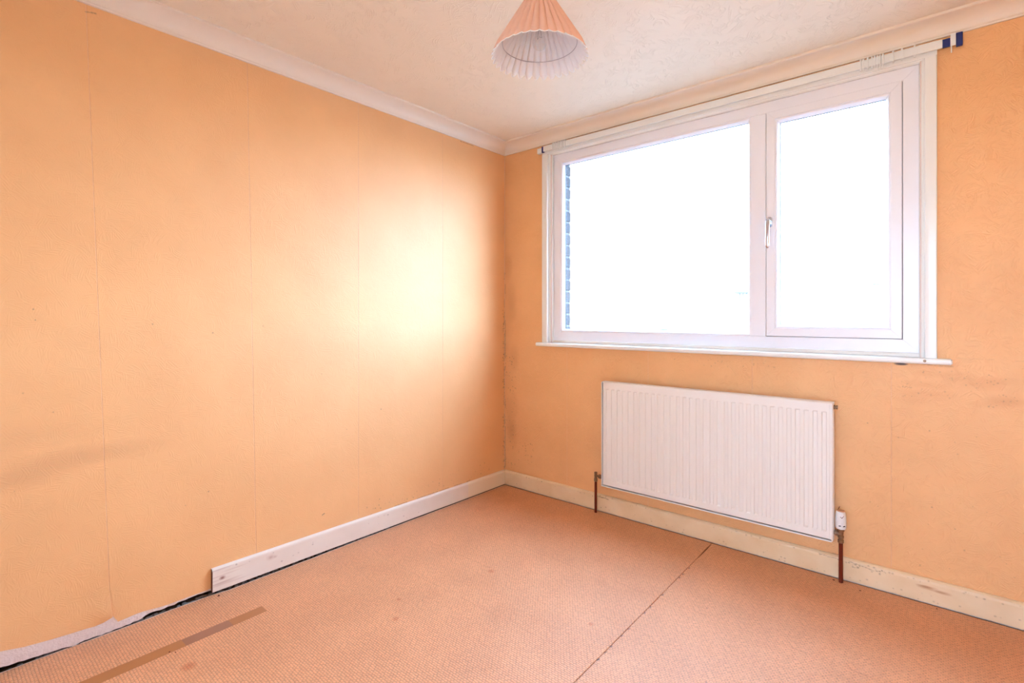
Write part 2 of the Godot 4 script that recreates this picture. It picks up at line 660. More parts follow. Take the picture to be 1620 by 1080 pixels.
func stains_knots() -> Image:
	var im := mottle(800, 48, 0.01, Color(0.97, 0.955, 0.95), Color(1, 1, 1), 33)
	# u counts from the corner along the left wall: knots near the cut end
	for q in [[1.80, 0.058, 6.0, 0.65], [1.60, 0.04, 9.0, 0.18], [1.58, 0.045, 5.0, 0.15]]:
		var c := Vector2(q[0] * SCALE, q[1] * SCALE)
		blot(im, c, Vector2(q[2], q[2] * 0.8), Color(0.72, 0.55, 0.50), q[3])
		blot(im, c, Vector2(q[2], q[2] * 0.8) * 0.5, Color(0.7, 0.5, 0.45), q[3])
	for i in 12:
		blot(im, Vector2(rng.randf_range(1.74, 1.84) * SCALE, rng.randf_range(2, 40)), Vector2(24, 1.6), Color(0.86, 0.78, 0.76), 0.35)
	speckle(im, Vector2(0, 4), Vector2(700, 44), 30, MOULD, 0.4)
	return im


func stains_shade_carpet() -> Image:
	var im := mottle(1024, 1024, 0.008, Color(0.945, 0.935, 0.925), Color(1, 1, 1), 41)
	var s := 1024.0 / 2.95
	for i in 40:
		blot(im, Vector2(rng.randf() * 1024, rng.randf() * 1024), Vector2(1, 1) * rng.randf_range(6, 26), Color(0.88, 0.80, 0.72), 0.12)
	for q in [[0.72, 1.45, 5.0], [0.62, 1.36, 4.0], [0.42, 2.05, 9.0], [0.75, 0.95, 6.0], [1.30, 1.0, 4.0]]:
		blot(im, Vector2(q[0], q[1]) * s, Vector2(q[2], q[2]), Color(0.86, 0.66, 0.48), 0.6)
	# ridges of the boards underneath, their shade painted in as darker lines
	for z in [0.42, 0.675, 0.93, 1.19]:
		scribble(im, Vector2(0.3, z) * s, Vector2(2.3, z - 0.01) * s, 1.3, Color(0.86, 0.78, 0.72), 0.35, 0.6, 0.4)
	speckle(im, Vector2(0, 0), Vector2(1000, 900), 160, DARK, 0.5, 1.0)
	for k in 16:
		var z := rng.randf_range(0.15, 1.6)
		blot(im, Vector2(1.413 + 0.008 * z, z) * s, Vector2(1.5, 3), DARK, 0.7)
	return im


# ------------------------------------------------------------------ setting
func slab(called: String, lo: Vector3, hi: Vector3, m: Material, parent: Node3D = self) -> MeshInstance3D:
	var st := mb()
	box(st, lo, hi)
	return obj(called, st, m, parent)


func build_floor():
	var o := base("floor")
	tag(o, "dark floorboards under the carpet, seen only in the gap along the left wall", "floor", "", "structure")
	var z := -0.2
	while z < ROOM_Z:
		var st := mb()
		cbox(st, Vector3(-0.2, -0.15, z), Vector3(ROOM_X + 0.2, 0.0, minf(z + 0.252, ROOM_Z)), 0.002)
		obj("floorboard", st, M.board_floor, o)
		z += 0.254


func build_ceiling():
	var o := slab("ceiling", Vector3(-0.2, CEIL_Y, -0.2), Vector3(ROOM_X + 0.2, CEIL_Y + 0.2, ROOM_Z + 0.2), M.ceiling_paper)
	tag(o, "off-white ceiling papered with a swirling embossed pattern", "ceiling", "", "structure")


# one drop of wallpaper: lower edge given by bottom(a); frame maps (a, y, proud) to space
func paper(parent: Node3D, m: Material, a0: Callable, a1: Callable, bottom: Callable, top: float, place: Callable, out: Vector3, length: float, shift: Vector2, lift: Callable, joined0 := false, joined1 := false) -> MeshInstance3D:
	var st := mb()
	var g := 0.00015
	var t := 0.0009
	var cols := 26
	var ys := [0.0, 0.004, 0.012, 0.024, 0.04, 0.06, 0.09, 0.14, 0.25, 0.5, 0.75, 1.0]
	var grid := []
	for i in cols + 3:
		var col := []
		for k in ys.size():
			var f: float = clampf((i - 1.0) / cols, 0.0, 1.0)
			var yb: float = bottom.call(lerpf(a0.call(0.1), a1.call(0.1), f))
			var y: float = yb + (top - yb) * ys[k]
			var a: float = lerpf(a0.call(y) + g + 0.0008, a1.call(y) - g - 0.0008, f)
			var d := t
			if i == 0:
				a = a0.call(y) + g
				d = 0.0002
				if joined0:
					a = a0.call(y)
					d = t
			elif i == cols + 2:
				a = a1.call(y) - g
				d = 0.0002
				if joined1:
					a = a1.call(y)
					d = t
			if k == 0:
				d = maxf(d, 0.0004)
			col.append([a, y, d + float(lift.call(a, y))])
		grid.append(col)
	for i in cols + 2:
		for k in ys.size() - 1:
			var q := [grid[i][k], grid[i + 1][k], grid[i + 1][k + 1], grid[i][k + 1]]
			for order in [[0, 1, 2], [0, 2, 3]]:
				var v := []
				for n in order:
					v.append(place.call(q[n][0], q[n][1], q[n][2]))
				if (v[2] - v[0]).cross(v[1] - v[0]).dot(out) < 0.0:
					order = [order[0], order[2], order[1]]
				for n in order:
					var p: Array = q[n]
					st.set_smooth_group(1 if i > 0 and i < cols + 1 else -1)
					st.set_uv(Vector2(p[0], COVE_Y - p[1]) + shift)
					st.set_uv2(Vector2(p[0] / length, (COVE_Y - p[1]) / COVE_Y))
					st.add_vertex(place.call(p[0], p[1], p[2]))
	return obj("wallpaper_strip", st, m, parent)


func along(points: Array, a: float) -> float:
	for i in points.size() - 1:
		var p: Vector2 = points[i]
		var q: Vector2 = points[i + 1]
		if a <= q.x:
			return lerpf(p.y, q.y, clampf((a - p.x) / (q.x - p.x), 0.0, 1.0))
	return points[-1].y


func build_wall_left():
	var o := base("wall_left")
	tag(o, "left wall in embossed orange wallpaper, its skirting partly missing", "wall", "", "structure")
	# masonry with a broken lower edge: the plaster stops above the floor and leaves a black gap
	var edge := [Vector2(-0.2, 0.02), Vector2(0.0, 0.018), Vector2(1.2, 0.02), Vector2(1.60, 0.022)]
	var z := 1.62
	var known := [Vector2(1.60, 0.024), Vector2(1.84, 0.022), Vector2(1.9, 0.024), Vector2(2.0, 0.019), Vector2(2.05, 0.023), Vector2(2.084, 0.013), Vector2(2.12, 0.0095), Vector2(2.17, 0.0085), Vector2(2.2, 0.0085), Vector2(2.215, 0.0115), Vector2(2.24, 0.012), Vector2(2.27, 0.0075), Vector2(2.32, 0.014), Vector2(2.365, 0.0175), Vector2(2.4545, 0.026), Vector2(2.95, 0.03)]
	while z < ROOM_Z:
		edge.append(Vector2(z, along(known, z) + rng.randf_range(-0.0018, 0.0018)))
		z += 0.012
	edge.append(Vector2(ROOM_Z + 0.2, 0.03))
	var st := mb()
	for i in edge.size() - 1:
		var a: Vector2 = edge[i]
		var b: Vector2 = edge[i + 1]
		var j0 := -0.0015 * (i % 3)
		var j1 := -0.0015 * ((i + 1) % 3)
		quad(st, Vector3(0, CEIL_Y + 0.1, a.x), Vector3(0, CEIL_Y + 0.1, b.x), Vector3(0, b.y + 0.02, b.x), Vector3(0, a.y + 0.02, a.x), Vector3.RIGHT)
		quad(st, Vector3(0, a.y + 0.02, a.x), Vector3(0, b.y + 0.02, b.x), Vector3(j1, b.y, b.x), Vector3(j0, a.y, a.x), Vector3.RIGHT)
		quad(st, Vector3(j0, a.y, a.x), Vector3(j1, b.y, b.x), Vector3(-0.05, b.y + 0.004, b.x), Vector3(-0.05, a.y + 0.004, a.x), Vector3.DOWN)
	box(st, Vector3(-0.25, -0.15, -0.2), Vector3(-0.0499, CEIL_Y + 0.1, ROOM_Z + 0.2))
	obj("plaster", st, M.plaster, o)
	var dr := mb()
	box(dr, Vector3(-0.06, -0.01, -0.1), Vector3(-0.045, 0.05, ROOM_Z + 0.1))  # dark strip standing in for the shade at the back of the gap
	obj("cavity_shade", dr, M.gap_black, o)

	var seams := [func(_y): return 0.0012, func(_y): return 0.5684, func(_y): return 1.145,
		func(y): return lerpf(1.655, 1.695, y / 2.25), func(y): return lerpf(2.168, 2.24, y / 2.25), func(_y): return 2.76, func(_y): return ROOM_Z]
	var torn := [Vector2(0.0, 0.1), Vector2(1.83, 0.1), Vector2(1.835, 0.030), Vector2(1.92, 0.031), Vector2(2.0, 0.030), Vector2(2.084, 0.040), Vector2(2.165, 0.034), Vector2(2.172, 0.078), Vector2(2.182, 0.066), Vector2(2.195, 0.057), Vector2(2.215, 0.051), Vector2(2.27, 0.053), Vector2(2.33, 0.058), Vector2(2.40, 0.066), Vector2(2.4545, 0.079), Vector2(2.6, 0.09), Vector2(2.95, 0.1)]
	var lift := func(a, y):
		var d := Vector2(a - 2.171, (y - 0.075) * 0.8).length()
		if d > 0.075:
			return 0.0
		return 0.032 * pow(1.0 - d / 0.075, 1.7)
	var flat := func(_a, _y): return 0.0
	for i in seams.size() - 1:
		var at: Callable = func(a, y, d): return Vector3(d, y, a)
		paper(o, M.wallpaper_left, seams[i], seams[i + 1], func(a): return along(torn, a), COVE_Y + 0.005, at, Vector3.RIGHT, ROOM_Z, Vector2(i * 0.37, i * 0.61), lift if i == 4 else flat)
	# crumbled mortar lying in the gap
	var rb := mb()
	for i in 420:
		var zz := rng.randf_range(0.95, 2.12) if i < 340 else rng.randf_range(2.2, 2.6)
		var s := rng.randf_range(0.0015, 0.0055)
		var p := Vector3(rng.randf_range(-0.022, 0.014), 0.0 + s * 0.6, zz)
		cbox(rb, p - Vector3(s, s * 0.7, s * rng.randf_range(0.8, 1.8)), p + Vector3(s, s * 0.7, s * rng.randf_range(0.8, 1.8)), s * 0.5)
	var r := obj("mortar_rubble", rb, M.rubble, o)
	r.set_meta("kind", "stuff")


const OPEN_LO := Vector2(0.395, 0.985)
const OPEN_HI := Vector2(2.228, 2.182)


func build_wall_back():
	var o := base("wall_back")
	tag(o, "window wall in embossed orange wallpaper with the radiator below the window", "wall", "", "structure")
	var st := mb()
	var zb := -0.092
	box(st, Vector3(0, -0.15, zb), Vector3(OPEN_LO.x, CEIL_Y + 0.1, 0))
	box(st, Vector3(OPEN_HI.x, -0.15, zb), Vector3(ROOM_X, CEIL_Y + 0.1, 0))
	box(st, Vector3(OPEN_LO.x, -0.15, zb), Vector3(OPEN_HI.x, OPEN_LO.y - 0.03, 0))
	box(st, Vector3(OPEN_LO.x, OPEN_HI.y, zb), Vector3(OPEN_HI.x, CEIL_Y + 0.1, 0))
	obj("plaster", st, M.plaster, o)
	# outer leaf: mortar body with bricks set in it round the opening
	var jl := 0.411
	var jr := 2.212
	var y0 := 0.925
	var y1 := 2.195
	st = mb()
	box(st, Vector3(-0.25, -3.0, -0.19), Vector3(jl - 0.004, 5.4, -0.093))
	box(st, Vector3(jr + 0.004, -3.0, -0.19), Vector3(ROOM_X + 0.25, 5.4, -0.093))
	box(st, Vector3(jl - 0.004, -3.0, -0.19), Vector3(jr + 0.004, y0, -0.093))
	box(st, Vector3(jl - 0.004, y1, -0.19), Vector3(jr + 0.004, 5.4, -0.093))
	obj("mortar", st, M.mortar, o)
	var meshes := []
	for len in [0.1025, 0.215]:
		var b := mb()
		cbox(b, Vector3(0, 0, 0), Vector3(len, 0.065, 0.1025), 0.004)
		b.generate_normals()
		meshes.append(b.commit())
	var course := 0
	var y := 0.944
	while y < 2.18:
		for side in 2:
			var k := course % 2
			var len: float = [0.1025, 0.215][k]
			var dx := rng.randf_range(-0.0015, 0.0015)
			inst("brick", meshes[k], M["brick_%d" % (rng.randi() % 3)], o, Vector3((jl - len if side == 0 else jr) + dx, y, -0.1955 + rng.randf_range(-0.001, 0.001)))
		y += 0.0755
		course += 1
	# sloping stone sill outside
	st = mb()
	sweep(st, [Vector2(-0.24, 0.915), Vector2(-0.24, 0.945), Vector2(-0.09, 0.975), Vector2(-0.09, 0.915)], func(a, b, t): return Vector3(t, b, a), jl - 0.002, jr + 0.002)
	obj("outer_sill", st, M.mortar, o)

	# paper: whole drops left and right of the window, cut drops under and over it
	var at: Callable = func(a, yy, d): return Vector3(a, yy, d)
	var none: Callable = func(_a, _y): return 0.0
	var seam := [0.0012, 0.5135, 1.052, 1.592, 2.1342, 2.672, ROOM_X]
	for i in seam.size() - 1:
		var a0: float = seam[i]
		var a1: float = seam[i + 1]
		var lo_full := 0.1
		var pieces := []
		if a0 < 0.35:
			pieces = [[a0, 0.36, lo_full, COVE_Y + 0.005], [0.36, a1, lo_full, 0.968]]
		elif a1 < 2.2:
			pieces = [[a0, a1, lo_full, 0.968]]
		elif a0 < 2.2:
			pieces = [[a0, 2.255, lo_full, 0.968], [2.255, a1, lo_full, COVE_Y + 0.005]]
		else:
			pieces = [[a0, a1, lo_full, COVE_Y + 0.005]]
		if pieces.size() == 2:
			# one drop cut round the window corner: two meshes joined so that no seam shows
			var first: Array = pieces[0]
			var second: Array = pieces[1]
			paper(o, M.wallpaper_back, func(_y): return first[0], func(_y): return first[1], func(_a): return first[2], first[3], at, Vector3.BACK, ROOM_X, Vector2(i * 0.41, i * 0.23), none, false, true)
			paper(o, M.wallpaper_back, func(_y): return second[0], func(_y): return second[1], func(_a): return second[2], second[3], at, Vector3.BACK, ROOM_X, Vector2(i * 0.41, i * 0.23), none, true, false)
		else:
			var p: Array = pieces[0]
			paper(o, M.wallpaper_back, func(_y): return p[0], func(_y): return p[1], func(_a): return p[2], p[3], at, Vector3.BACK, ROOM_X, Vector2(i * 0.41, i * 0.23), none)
	paper(o, M.wallpaper_back, func(_y): return 0.3585, func(_y): return 2.2565, func(_a): return 2.186, COVE_Y + 0.005, at, Vector3.BACK, ROOM_X, Vector2(0.1, 0.23), none)


func build_hidden_walls():
	var o := slab("wall_right", Vector3(ROOM_X, -0.15, -0.19), Vector3(ROOM_X + 0.2, CEIL_Y + 0.1, ROOM_Z), M.wallpaper_plain)
	tag(o, "right wall behind the edge of the picture in the same orange wallpaper", "wall", "", "structure")
	# the wall behind the camera, its white and its doorway added for fill daylight
	var st := mb()
	var z0 := ROOM_Z
	var z1 := ROOM_Z + 0.12
	box(st, Vector3(-0.2, -0.15, z0), Vector3(DOOR_X0, CEIL_Y + 0.1, z1))
	box(st, Vector3(DOOR_X1, -0.15, z0), Vector3(ROOM_X + 0.2, CEIL_Y + 0.1, z1))
	box(st, Vector3(DOOR_X0, 2.0, z0), Vector3(DOOR_X1, CEIL_Y + 0.1, z1))
	box(st, Vector3(DOOR_X0, -0.15, z0), Vector3(DOOR_X1, 0.0, z1))
	o = obj("wall_front", st, M.bounce_white)
	tag(o, "unseen wall behind the camera, white and with a doorway added for fill daylight", "wall", "", "structure")
	st = mb()
	for e in [[DOOR_X0 - 0.06, DOOR_X0, 2.06], [DOOR_X1, DOOR_X1 + 0.06, 2.06]]:
		cbox(st, Vector3(e[0], 0, z0 - 0.015), Vector3(e[1], e[2], z0), 0.004)
	cbox(st, Vector3(DOOR_X0, 2.0, z0 - 0.015), Vector3(DOOR_X1, 2.06, z0), 0.004)
	o = obj("added_trim_5", st, M.gloss_white)
	tag(o, "white door casing round the added doorway behind the camera", "door casing", "", "structure")
	# added landing and window, unseen, feeding extra daylight through the doorway
	var zl := ROOM_Z + 1.5
	st = mb()
	box(st, Vector3(0.9, -0.15, z1), Vector3(1.0, CEIL_Y + 0.1, zl))
	box(st, Vector3(3.4, -0.15, z1), Vector3(3.5, CEIL_Y + 0.1, zl))
	box(st, Vector3(0.9, -0.15, z1), Vector3(3.5, 0.0, zl))
	box(st, Vector3(0.9, CEIL_Y, z1 + 0.08), Vector3(3.5, CEIL_Y + 0.1, zl))
	box(st, Vector3(0.9, -0.15, zl), Vector3(3.5, 0.8, zl + 0.15))
	box(st, Vector3(0.9, 2.1, zl), Vector3(3.5, CEIL_Y + 0.1, zl + 0.15))
	box(st, Vector3(0.9, 0.8, zl), Vector3(1.35, 2.1, zl + 0.15))
	box(st, Vector3(3.05, 0.8, zl), Vector3(3.5, 2.1, zl + 0.15))
	o = obj("added_landing", st, M.bounce_white)
	tag(o, "added white landing behind the camera, letting in fill daylight", "wall", "", "structure")
	var w2 := base("window_2")
	tag(w2, "added window of the unseen landing, a second opening for daylight", "window", "", "structure")
	for s in mitred_bars(Vector2(1.35, 0.8), Vector2(3.05, 2.1), [Vector2(0, zl + 0.04), Vector2(0, zl + 0.10), Vector2(0.06, zl + 0.10), Vector2(0.06, zl + 0.04)]):
		obj("frame_bar", s, M.upvc, w2)
	slab("pane", Vector3(1.40, 0.85, zl + 0.065), Vector3(3.0, 2.05, zl + 0.085), M.glass, w2)


func cove_profile() -> Array:
	# (out from the wall, height): small lip, hollow curve, small lip
	var p := [Vector2(-0.002, COVE_Y), Vector2(0.010, COVE_Y), Vector2(0.0115, COVE_Y + 0.006)]
	var c := Vector2(COVE_OUT - 0.006, COVE_Y + 0.006)
	for k in range(0, 11):
		var t := k / 10.0
		var a := PI - t * PI / 2
		p.append(c + Vector2(cos(a) * (c.x - 0.0125), sin(a) * (CEIL_Y - 0.0085 - c.y)))
	p.append(Vector2(COVE_OUT - 0.005, CEIL_Y - 0.011))
	p.append(Vector2(COVE_OUT, CEIL_Y - 0.009))
	p.append(Vector2(COVE_OUT, CEIL_Y + 0.002))
	p.append(Vector2(-0.002, CEIL_Y + 0.002))
	return p


func build_coving():
	var prof := cove_profile()
	var names := ["trim_1", "trim_2", "trim_3", "trim_4"]
	var labels := ["cream plaster coving along the top of the left wall", "cream plaster coving above the window and curtain rail", "cream plaster coving along the right wall, out of sight", "cream plaster coving along the wall behind the camera"]
	for w in 4:
		var st := mb()
		var n := prof.size()
		for i in n:
			var p: Vector2 = prof[i]
			var q: Vector2 = prof[(i + 1) % n]
			var v := []
			for e in [[p, 0], [q, 0], [q, 1], [p, 1]]:
				var d: float = e[0].x
				var y: float = e[0].y
				var far: bool = e[1] == 1
				match w:
					0: v.append(Vector3(d, y, ROOM_Z - d if far else d))
					1: v.append(Vector3(ROOM_X - d if far else d, y, d))
					2: v.append(Vector3(ROOM_X - d, y, ROOM_Z - d if far else d))
					3: v.append(Vector3(ROOM_X - d if far else d, y, ROOM_Z - d))
			var ed := q - p
			var area := 0.0
			for k in n:
				area += prof[k].cross(prof[(k + 1) % n])
			var o2 := Vector2(ed.y, -ed.x) * signf(area)
			var inward: Vector3 = [Vector3.RIGHT, Vector3.BACK, Vector3.LEFT, Vector3.FORWARD][w]
			st.set_smooth_group(2 if i >= 2 and i <= 12 else -1)
			quad(st, v[0], v[1], v[2], v[3], inward * o2.x + Vector3.UP * o2.y)
		var o := obj(names[w], st, M.cove_paint)
		tag(o, labels[w], "coving", "", "structure")


# a skirting board from a to b along a wall; end heights may differ; uv2 covers (length) x (height)
func skirt(called: String, parent: Node3D, m: Material, a: float, b: float, y0a: float, y0b: float, h: float, place: Callable, length: float, top := 0.012) -> MeshInstance3D:
	var st := mb()
	var prof := [Vector2(0.001, 0.0), Vector2(0.018, 0.0), Vector2(0.018, h - top), Vector2(0.0165, h - top * 0.45), Vector2(0.011, h - 0.0015), Vector2(0.007, h), Vector2(0.001, h)]
	var n := prof.size()
	var v := func(p: Vector2, e: int) -> Vector3:
		return place.call(p.x, p.y + (y0a if e == 0 else y0b), a if e == 0 else b)
	var uv := func(p: Vector2, e: int) -> Vector2:
		return Vector2((a if e == 0 else b) / length, 1.0 - p.y / h)
	for i in n:
		var p: Vector2 = prof[i]
		var q: Vector2 = prof[(i + 1) % n]
		var c := Vector2(0.009, h / 2)
		var out: Vector3 = v.call(c + ((p + q) / 2 - c) * 1.5, 0) - v.call((p + q) / 2, 0)
		var ed := q - p
		out = place.call(ed.y, -ed.x, 0.0) - place.call(0.0, 0.0, 0.0)
		var pts := [[p, 0], [q, 0], [q, 1], [p, 1]]
		var vv := pts.map(func(k): return v.call(k[0], k[1]))
		for order in [[0, 1, 2], [0, 2, 3]]:
			if (vv[order[2]] - vv[order[0]]).cross(vv[order[1]] - vv[order[0]]).dot(out) < 0.0:
				order = [order[0], order[2], order[1]]
			for k in order:
				st.set_uv(uv.call(pts[k][0], pts[k][1]))
				st.set_uv2(uv.call(pts[k][0], pts[k][1]))
				st.add_vertex(vv[k])
	return obj(called, st, m, parent)


func board_end(parent: Node3D, a: float, y0: float, h: float, place: Callable, thick: float):
	var st := mb()
	sweep(st, [Vector2(0.0012, 0.001), Vector2(0.0172, 0.001), Vector2(0.0172, h - 0.012), Vector2(0.007, h - 0.001), Vector2(0.0012, h - 0.001)], func(p, q, t): return place.call(p, q + y0, t), a, a + thick)
	obj("cut_end", st, M.raw_wood, parent)


func build_baseboards():
	var left: Callable = func(d, y, t): return Vector3(d, y, t)
	var back: Callable = func(d, y, t): return Vector3(t, y, d)
	var o := base("baseboard_left")
	tag(o, "white skirting board along the left wall, sawn off short at its near end", "skirting board", "", "structure")
	var b := skirt("board", o, M.skirting_white, 0.368, 1.838, 0.0115, 0.0195, 0.0935, left, 2.0)
	b.set_meta("label", "whiter board, partly window light put into its colour, knots showing through the paint")
	board_end(o, 1.838, 0.0195, 0.0935, left, 0.0006)
	b = skirt("board", o, M.skirting_short, 0.018, 0.3674, 0.0115, 0.0115, 0.0935, left, ROOM_X)
	b.set_meta("label", "short creamier board next to the corner")
	o = base("baseboard_back")
	tag(o, "cream skirting board along the window wall with chipped dirty top edge", "skirting board", "", "structure")
	skirt("board", o, M.skirting_cream, 0.001, ROOM_X, 0.0115, 0.0115, 0.0935, back, ROOM_X, 0.016)


func screw(parent: Node3D, at: Vector3, turn: Basis):
	var st := mb()
	lathe(st, [Vector2(0, 0), Vector2(0.0052, 0), Vector2(0.005, 0.0008), Vector2(0.0036, 0.0012), Vector2(0.0034, 0.0006), Vector2(0.0, 0.0006)], Transform3D(turn, at), 20)
	var s := obj("screw", st, M.brass_dull, parent)
	s.set_meta("label", "dull round screw head")


func build_window():
	var o := base("window_1", Vector3.ZERO)
	tag(o, "white plastic two-light window with a fixed pane and an opening casement", "window", "", "structure")
	var lo := Vector2(0.397, 1.001)
	var hi := Vector2(2.226, 2.180)
	var zf := -0.020
	var zb := -0.074
	# outer frame: flat face, small step towards the room edge, opening side plain
	var prof := [Vector2(0, zb), Vector2(0, zf - 0.002), Vector2(0.002, zf), Vector2(0.053, zf), Vector2(0.055, zf - 0.002), Vector2(0.055, zb)]
	var fr := Node3D.new()
	fr.name = "frame"
	o.add_child(fr, true)
	for s in mitred_bars(lo, hi, prof):
		obj("frame_bar", s, M.upvc, fr)
	# post between the two lights, with pointed ends let into the frame
	var ml := 1.580
	var mr := 1.648
	var st := mb()
	cbox(st, Vector3(ml, lo.y + 0.0552, zb), Vector3(mr, hi.y - 0.0552, zf), 0.002)
	obj("mullion", st, M.upvc, o)
	var gap := 0.0022
	# fixed light
	var plo := Vector2(lo.x + 0.0553, lo.y + 0.0553)
	var phi := Vector2(ml - 0.0003, hi.y - 0.0553)
	var bead := [Vector2(0, zf - 0.0025), Vector2(0.004, zf - 0.002), Vector2(0.009, zf - 0.005), Vector2(0.018, zf - 0.021), Vector2(0.018, zf - 0.026), Vector2(0, zf - 0.026)]
	var bd := Node3D.new()
	bd.name = "glazing_bead"
	o.add_child(bd, true)
	for s in mitred_bars(plo, phi, bead):
		obj("bead_bar", s, M.upvc, bd)
	var gask := [Vector2(0.004, zf - 0.0262), Vector2(0.0205, zf - 0.0262), Vector2(0.0205, zf - 0.029), Vector2(0.004, zf - 0.029)]
	var gk := mb()
	for s in mitred_bars(plo, phi, gask):
		gk.append_from(commit(s), 0, Transform3D())
	obj("gasket", gk, M.gasket, o)
	# the back half of the rebate
	var rebate := [Vector2(0, zf - 0.0485), Vector2(0.002, zf - 0.0485), Vector2(0.002, zb + 0.002), Vector2(0, zb + 0.002)]
	var rbt := mb()
	for s in mitred_bars(plo, phi, rebate):
		rbt.append_from(commit(s), 0, Transform3D())
	obj("rebate", rbt, M.upvc, o)
	st = mb()
	box(st, Vector3(plo.x + 0.002, plo.y + 0.002, zf - 0.048), Vector3(phi.x - 0.002, phi.y - 0.002, zf - 0.0295))
	obj("pane", st, M.glass, o)
	# opening casement
	var slo := Vector2(mr + gap, lo.y + 0.055 + gap)
	var shi := Vector2(hi.x - 0.055 - gap, hi.y - 0.050 - gap)
	var sash := Node3D.new()
	sash.name = "casement"
	o.add_child(sash, true)
	var sp := [Vector2(0, zb), Vector2(0, zf + 0.0005), Vector2(0.002, zf + 0.0025), Vector2(0.037, zf + 0.0025), Vector2(0.039, zf + 0.0005), Vector2(0.039, zb)]
	for s in mitred_bars(slo, shi, sp):
		obj("casement_bar", s, M.upvc, sash)
	var glo := slo + Vector2(0.0393, 0.0393)
	var ghi := shi - Vector2(0.0393, 0.0393)
	var bead2 := [Vector2(0, zf - 0.0005), Vector2(0.003, zf), Vector2(0.008, zf - 0.004), Vector2(0.0165, zf - 0.019), Vector2(0.0165, zf - 0.024), Vector2(0, zf - 0.024)]
	for s in mitred_bars(glo, ghi, bead2):
		obj("glazing_bead", s, M.upvc, sash)
	var gask2 := [Vector2(0.004, zf - 0.0242), Vector2(0.019, zf - 0.0242), Vector2(0.019, zf - 0.027), Vector2(0.004, zf - 0.027)]
	gk = mb()
	for s in mitred_bars(glo, ghi, gask2):
		gk.append_from(commit(s), 0, Transform3D())
	obj("gasket", gk, M.gasket, sash)
	var rebate2 := [Vector2(0, zf - 0.0475), Vector2(0.002, zf - 0.0475), Vector2(0.002, zb + 0.002), Vector2(0, zb + 0.002)]
	rbt = mb()
	for s in mitred_bars(glo, ghi, rebate2):
		rbt.append_from(commit(s), 0, Transform3D())
	obj("rebate", rbt, M.upvc, sash)
	st = mb()
	box(st, Vector3(glo.x + 0.002, glo.y + 0.002, zf - 0.047), Vector3(ghi.x - 0.002, ghi.y - 0.002, zf - 0.0275))
	obj("pane", st, M.glass, sash)
	# dark hollow behind the gap round the casement
	var dk := mb()
	for s in mitred_bars(slo - Vector2(gap, gap), shi + Vector2(gap, gap), [Vector2(0.0001, zf - 0.007), Vector2(gap - 0.0001, zf - 0.007), Vector2(gap - 0.0001, zb), Vector2(0.0001, zb)]):
		dk.append_from(commit(s), 0, Transform3D())
	obj("seal", dk, M.seal_grey, o)
	# handle on the casement's left bar
	var hd := Node3D.new()
	hd.name = "handle"
	o.add_child(hd, true)
	hd.set_meta("label", "polished chrome lever handle pointing down")
	var hx := slo.x + 0.016
	var hz := zf + 0.0027
	st = mb()
	sweep(st, rounded(Vector2(hx - 0.011, 1.575), Vector2(hx + 0.011, 1.625), 0.010, 6), func(a, b, t): return Vector3(a, b, t), hz, hz + 0.009)
	obj("base_plate", st, M.chrome, hd)
	st = mb()
	lathe(st, [Vector2(0, 0), Vector2(0.009, 0), Vector2(0.008, 0.022), Vector2(0, 0.022)], Transform3D(Basis(Vector3.RIGHT, PI / 2), Vector3(hx, 1.597, hz + 0.009)), 20)
	obj("neck", st, M.chrome, hd)
	st = mb()
	st.set_smooth_group(1)
	var secs := [[1.610, 0.007, 0.026, 0.004], [1.604, 0.0105, 0.027, 0.007], [1.590, 0.0105, 0.030, 0.007], [1.575, 0.009, 0.034, 0.0055], [1.555, 0.008, 0.0375, 0.005], [1.520, 0.0085, 0.039, 0.005], [1.488, 0.0095, 0.037, 0.005], [1.478, 0.008, 0.0355, 0.0045], [1.474, 0.004, 0.035, 0.0025]]
	var rings := []
	for s in secs:
		var ring := []
		for k in 16:
			var a := TAU * k / 16
			ring.append(Vector3(hx - 0.002 + cos(a) * s[1], s[0], hz + s[2] + sin(a) * s[3]))
		rings.append(ring)
	for i in rings.size() - 1:
		for k in 16:
			var l := (k + 1) % 16
			var c := Vector3(hx - 0.002, (secs[i][0] + secs[i + 1][0]) / 2, hz + (secs[i][2] + secs[i + 1][2]) / 2)
			quad(st, rings[i][k], rings[i][l], rings[i + 1][l], rings[i + 1][k], (rings[i][k] + rings[i + 1][l]) / 2 - c)
	for e in [0, rings.size() - 1]:
		for k in 16:
			tri(st, Vector3(hx - 0.002, secs[e][0], hz + secs[e][2]), rings[e][k], rings[e][(k + 1) % 16], Vector3.UP if e == 0 else Vector3.DOWN)
	obj("lever", st, M.chrome, hd)

	# painted boards round the opening
	var up: Callable = func(a, b, t): return Vector3(a, t, b)
	var across: Callable = func(a, b, t): return Vector3(t, b, a)
	st = mb()
	sweep(st, rounded(Vector2(0.331, 0.0), Vector2(0.374, 0.019), 0.005), up, 0.9855, 2.1838, true)
	obj("casing_board", st, M.gloss_white, o)
	st = mb()
	sweep(st, rounded(Vector2(2.242, 0.0), Vector2(2.281, 0.019), 0.004), up, 0.9855, 2.1838, true)
	obj("casing_board", st, M.gloss_white, o)
	st = mb()
	sweep(st, rounded(Vector2(0.0012, 2.184), Vector2(0.012, 2.2425), 0.003), across, 0.331, 2.281, true)
	obj("casing_board", st, M.gloss_white, o)
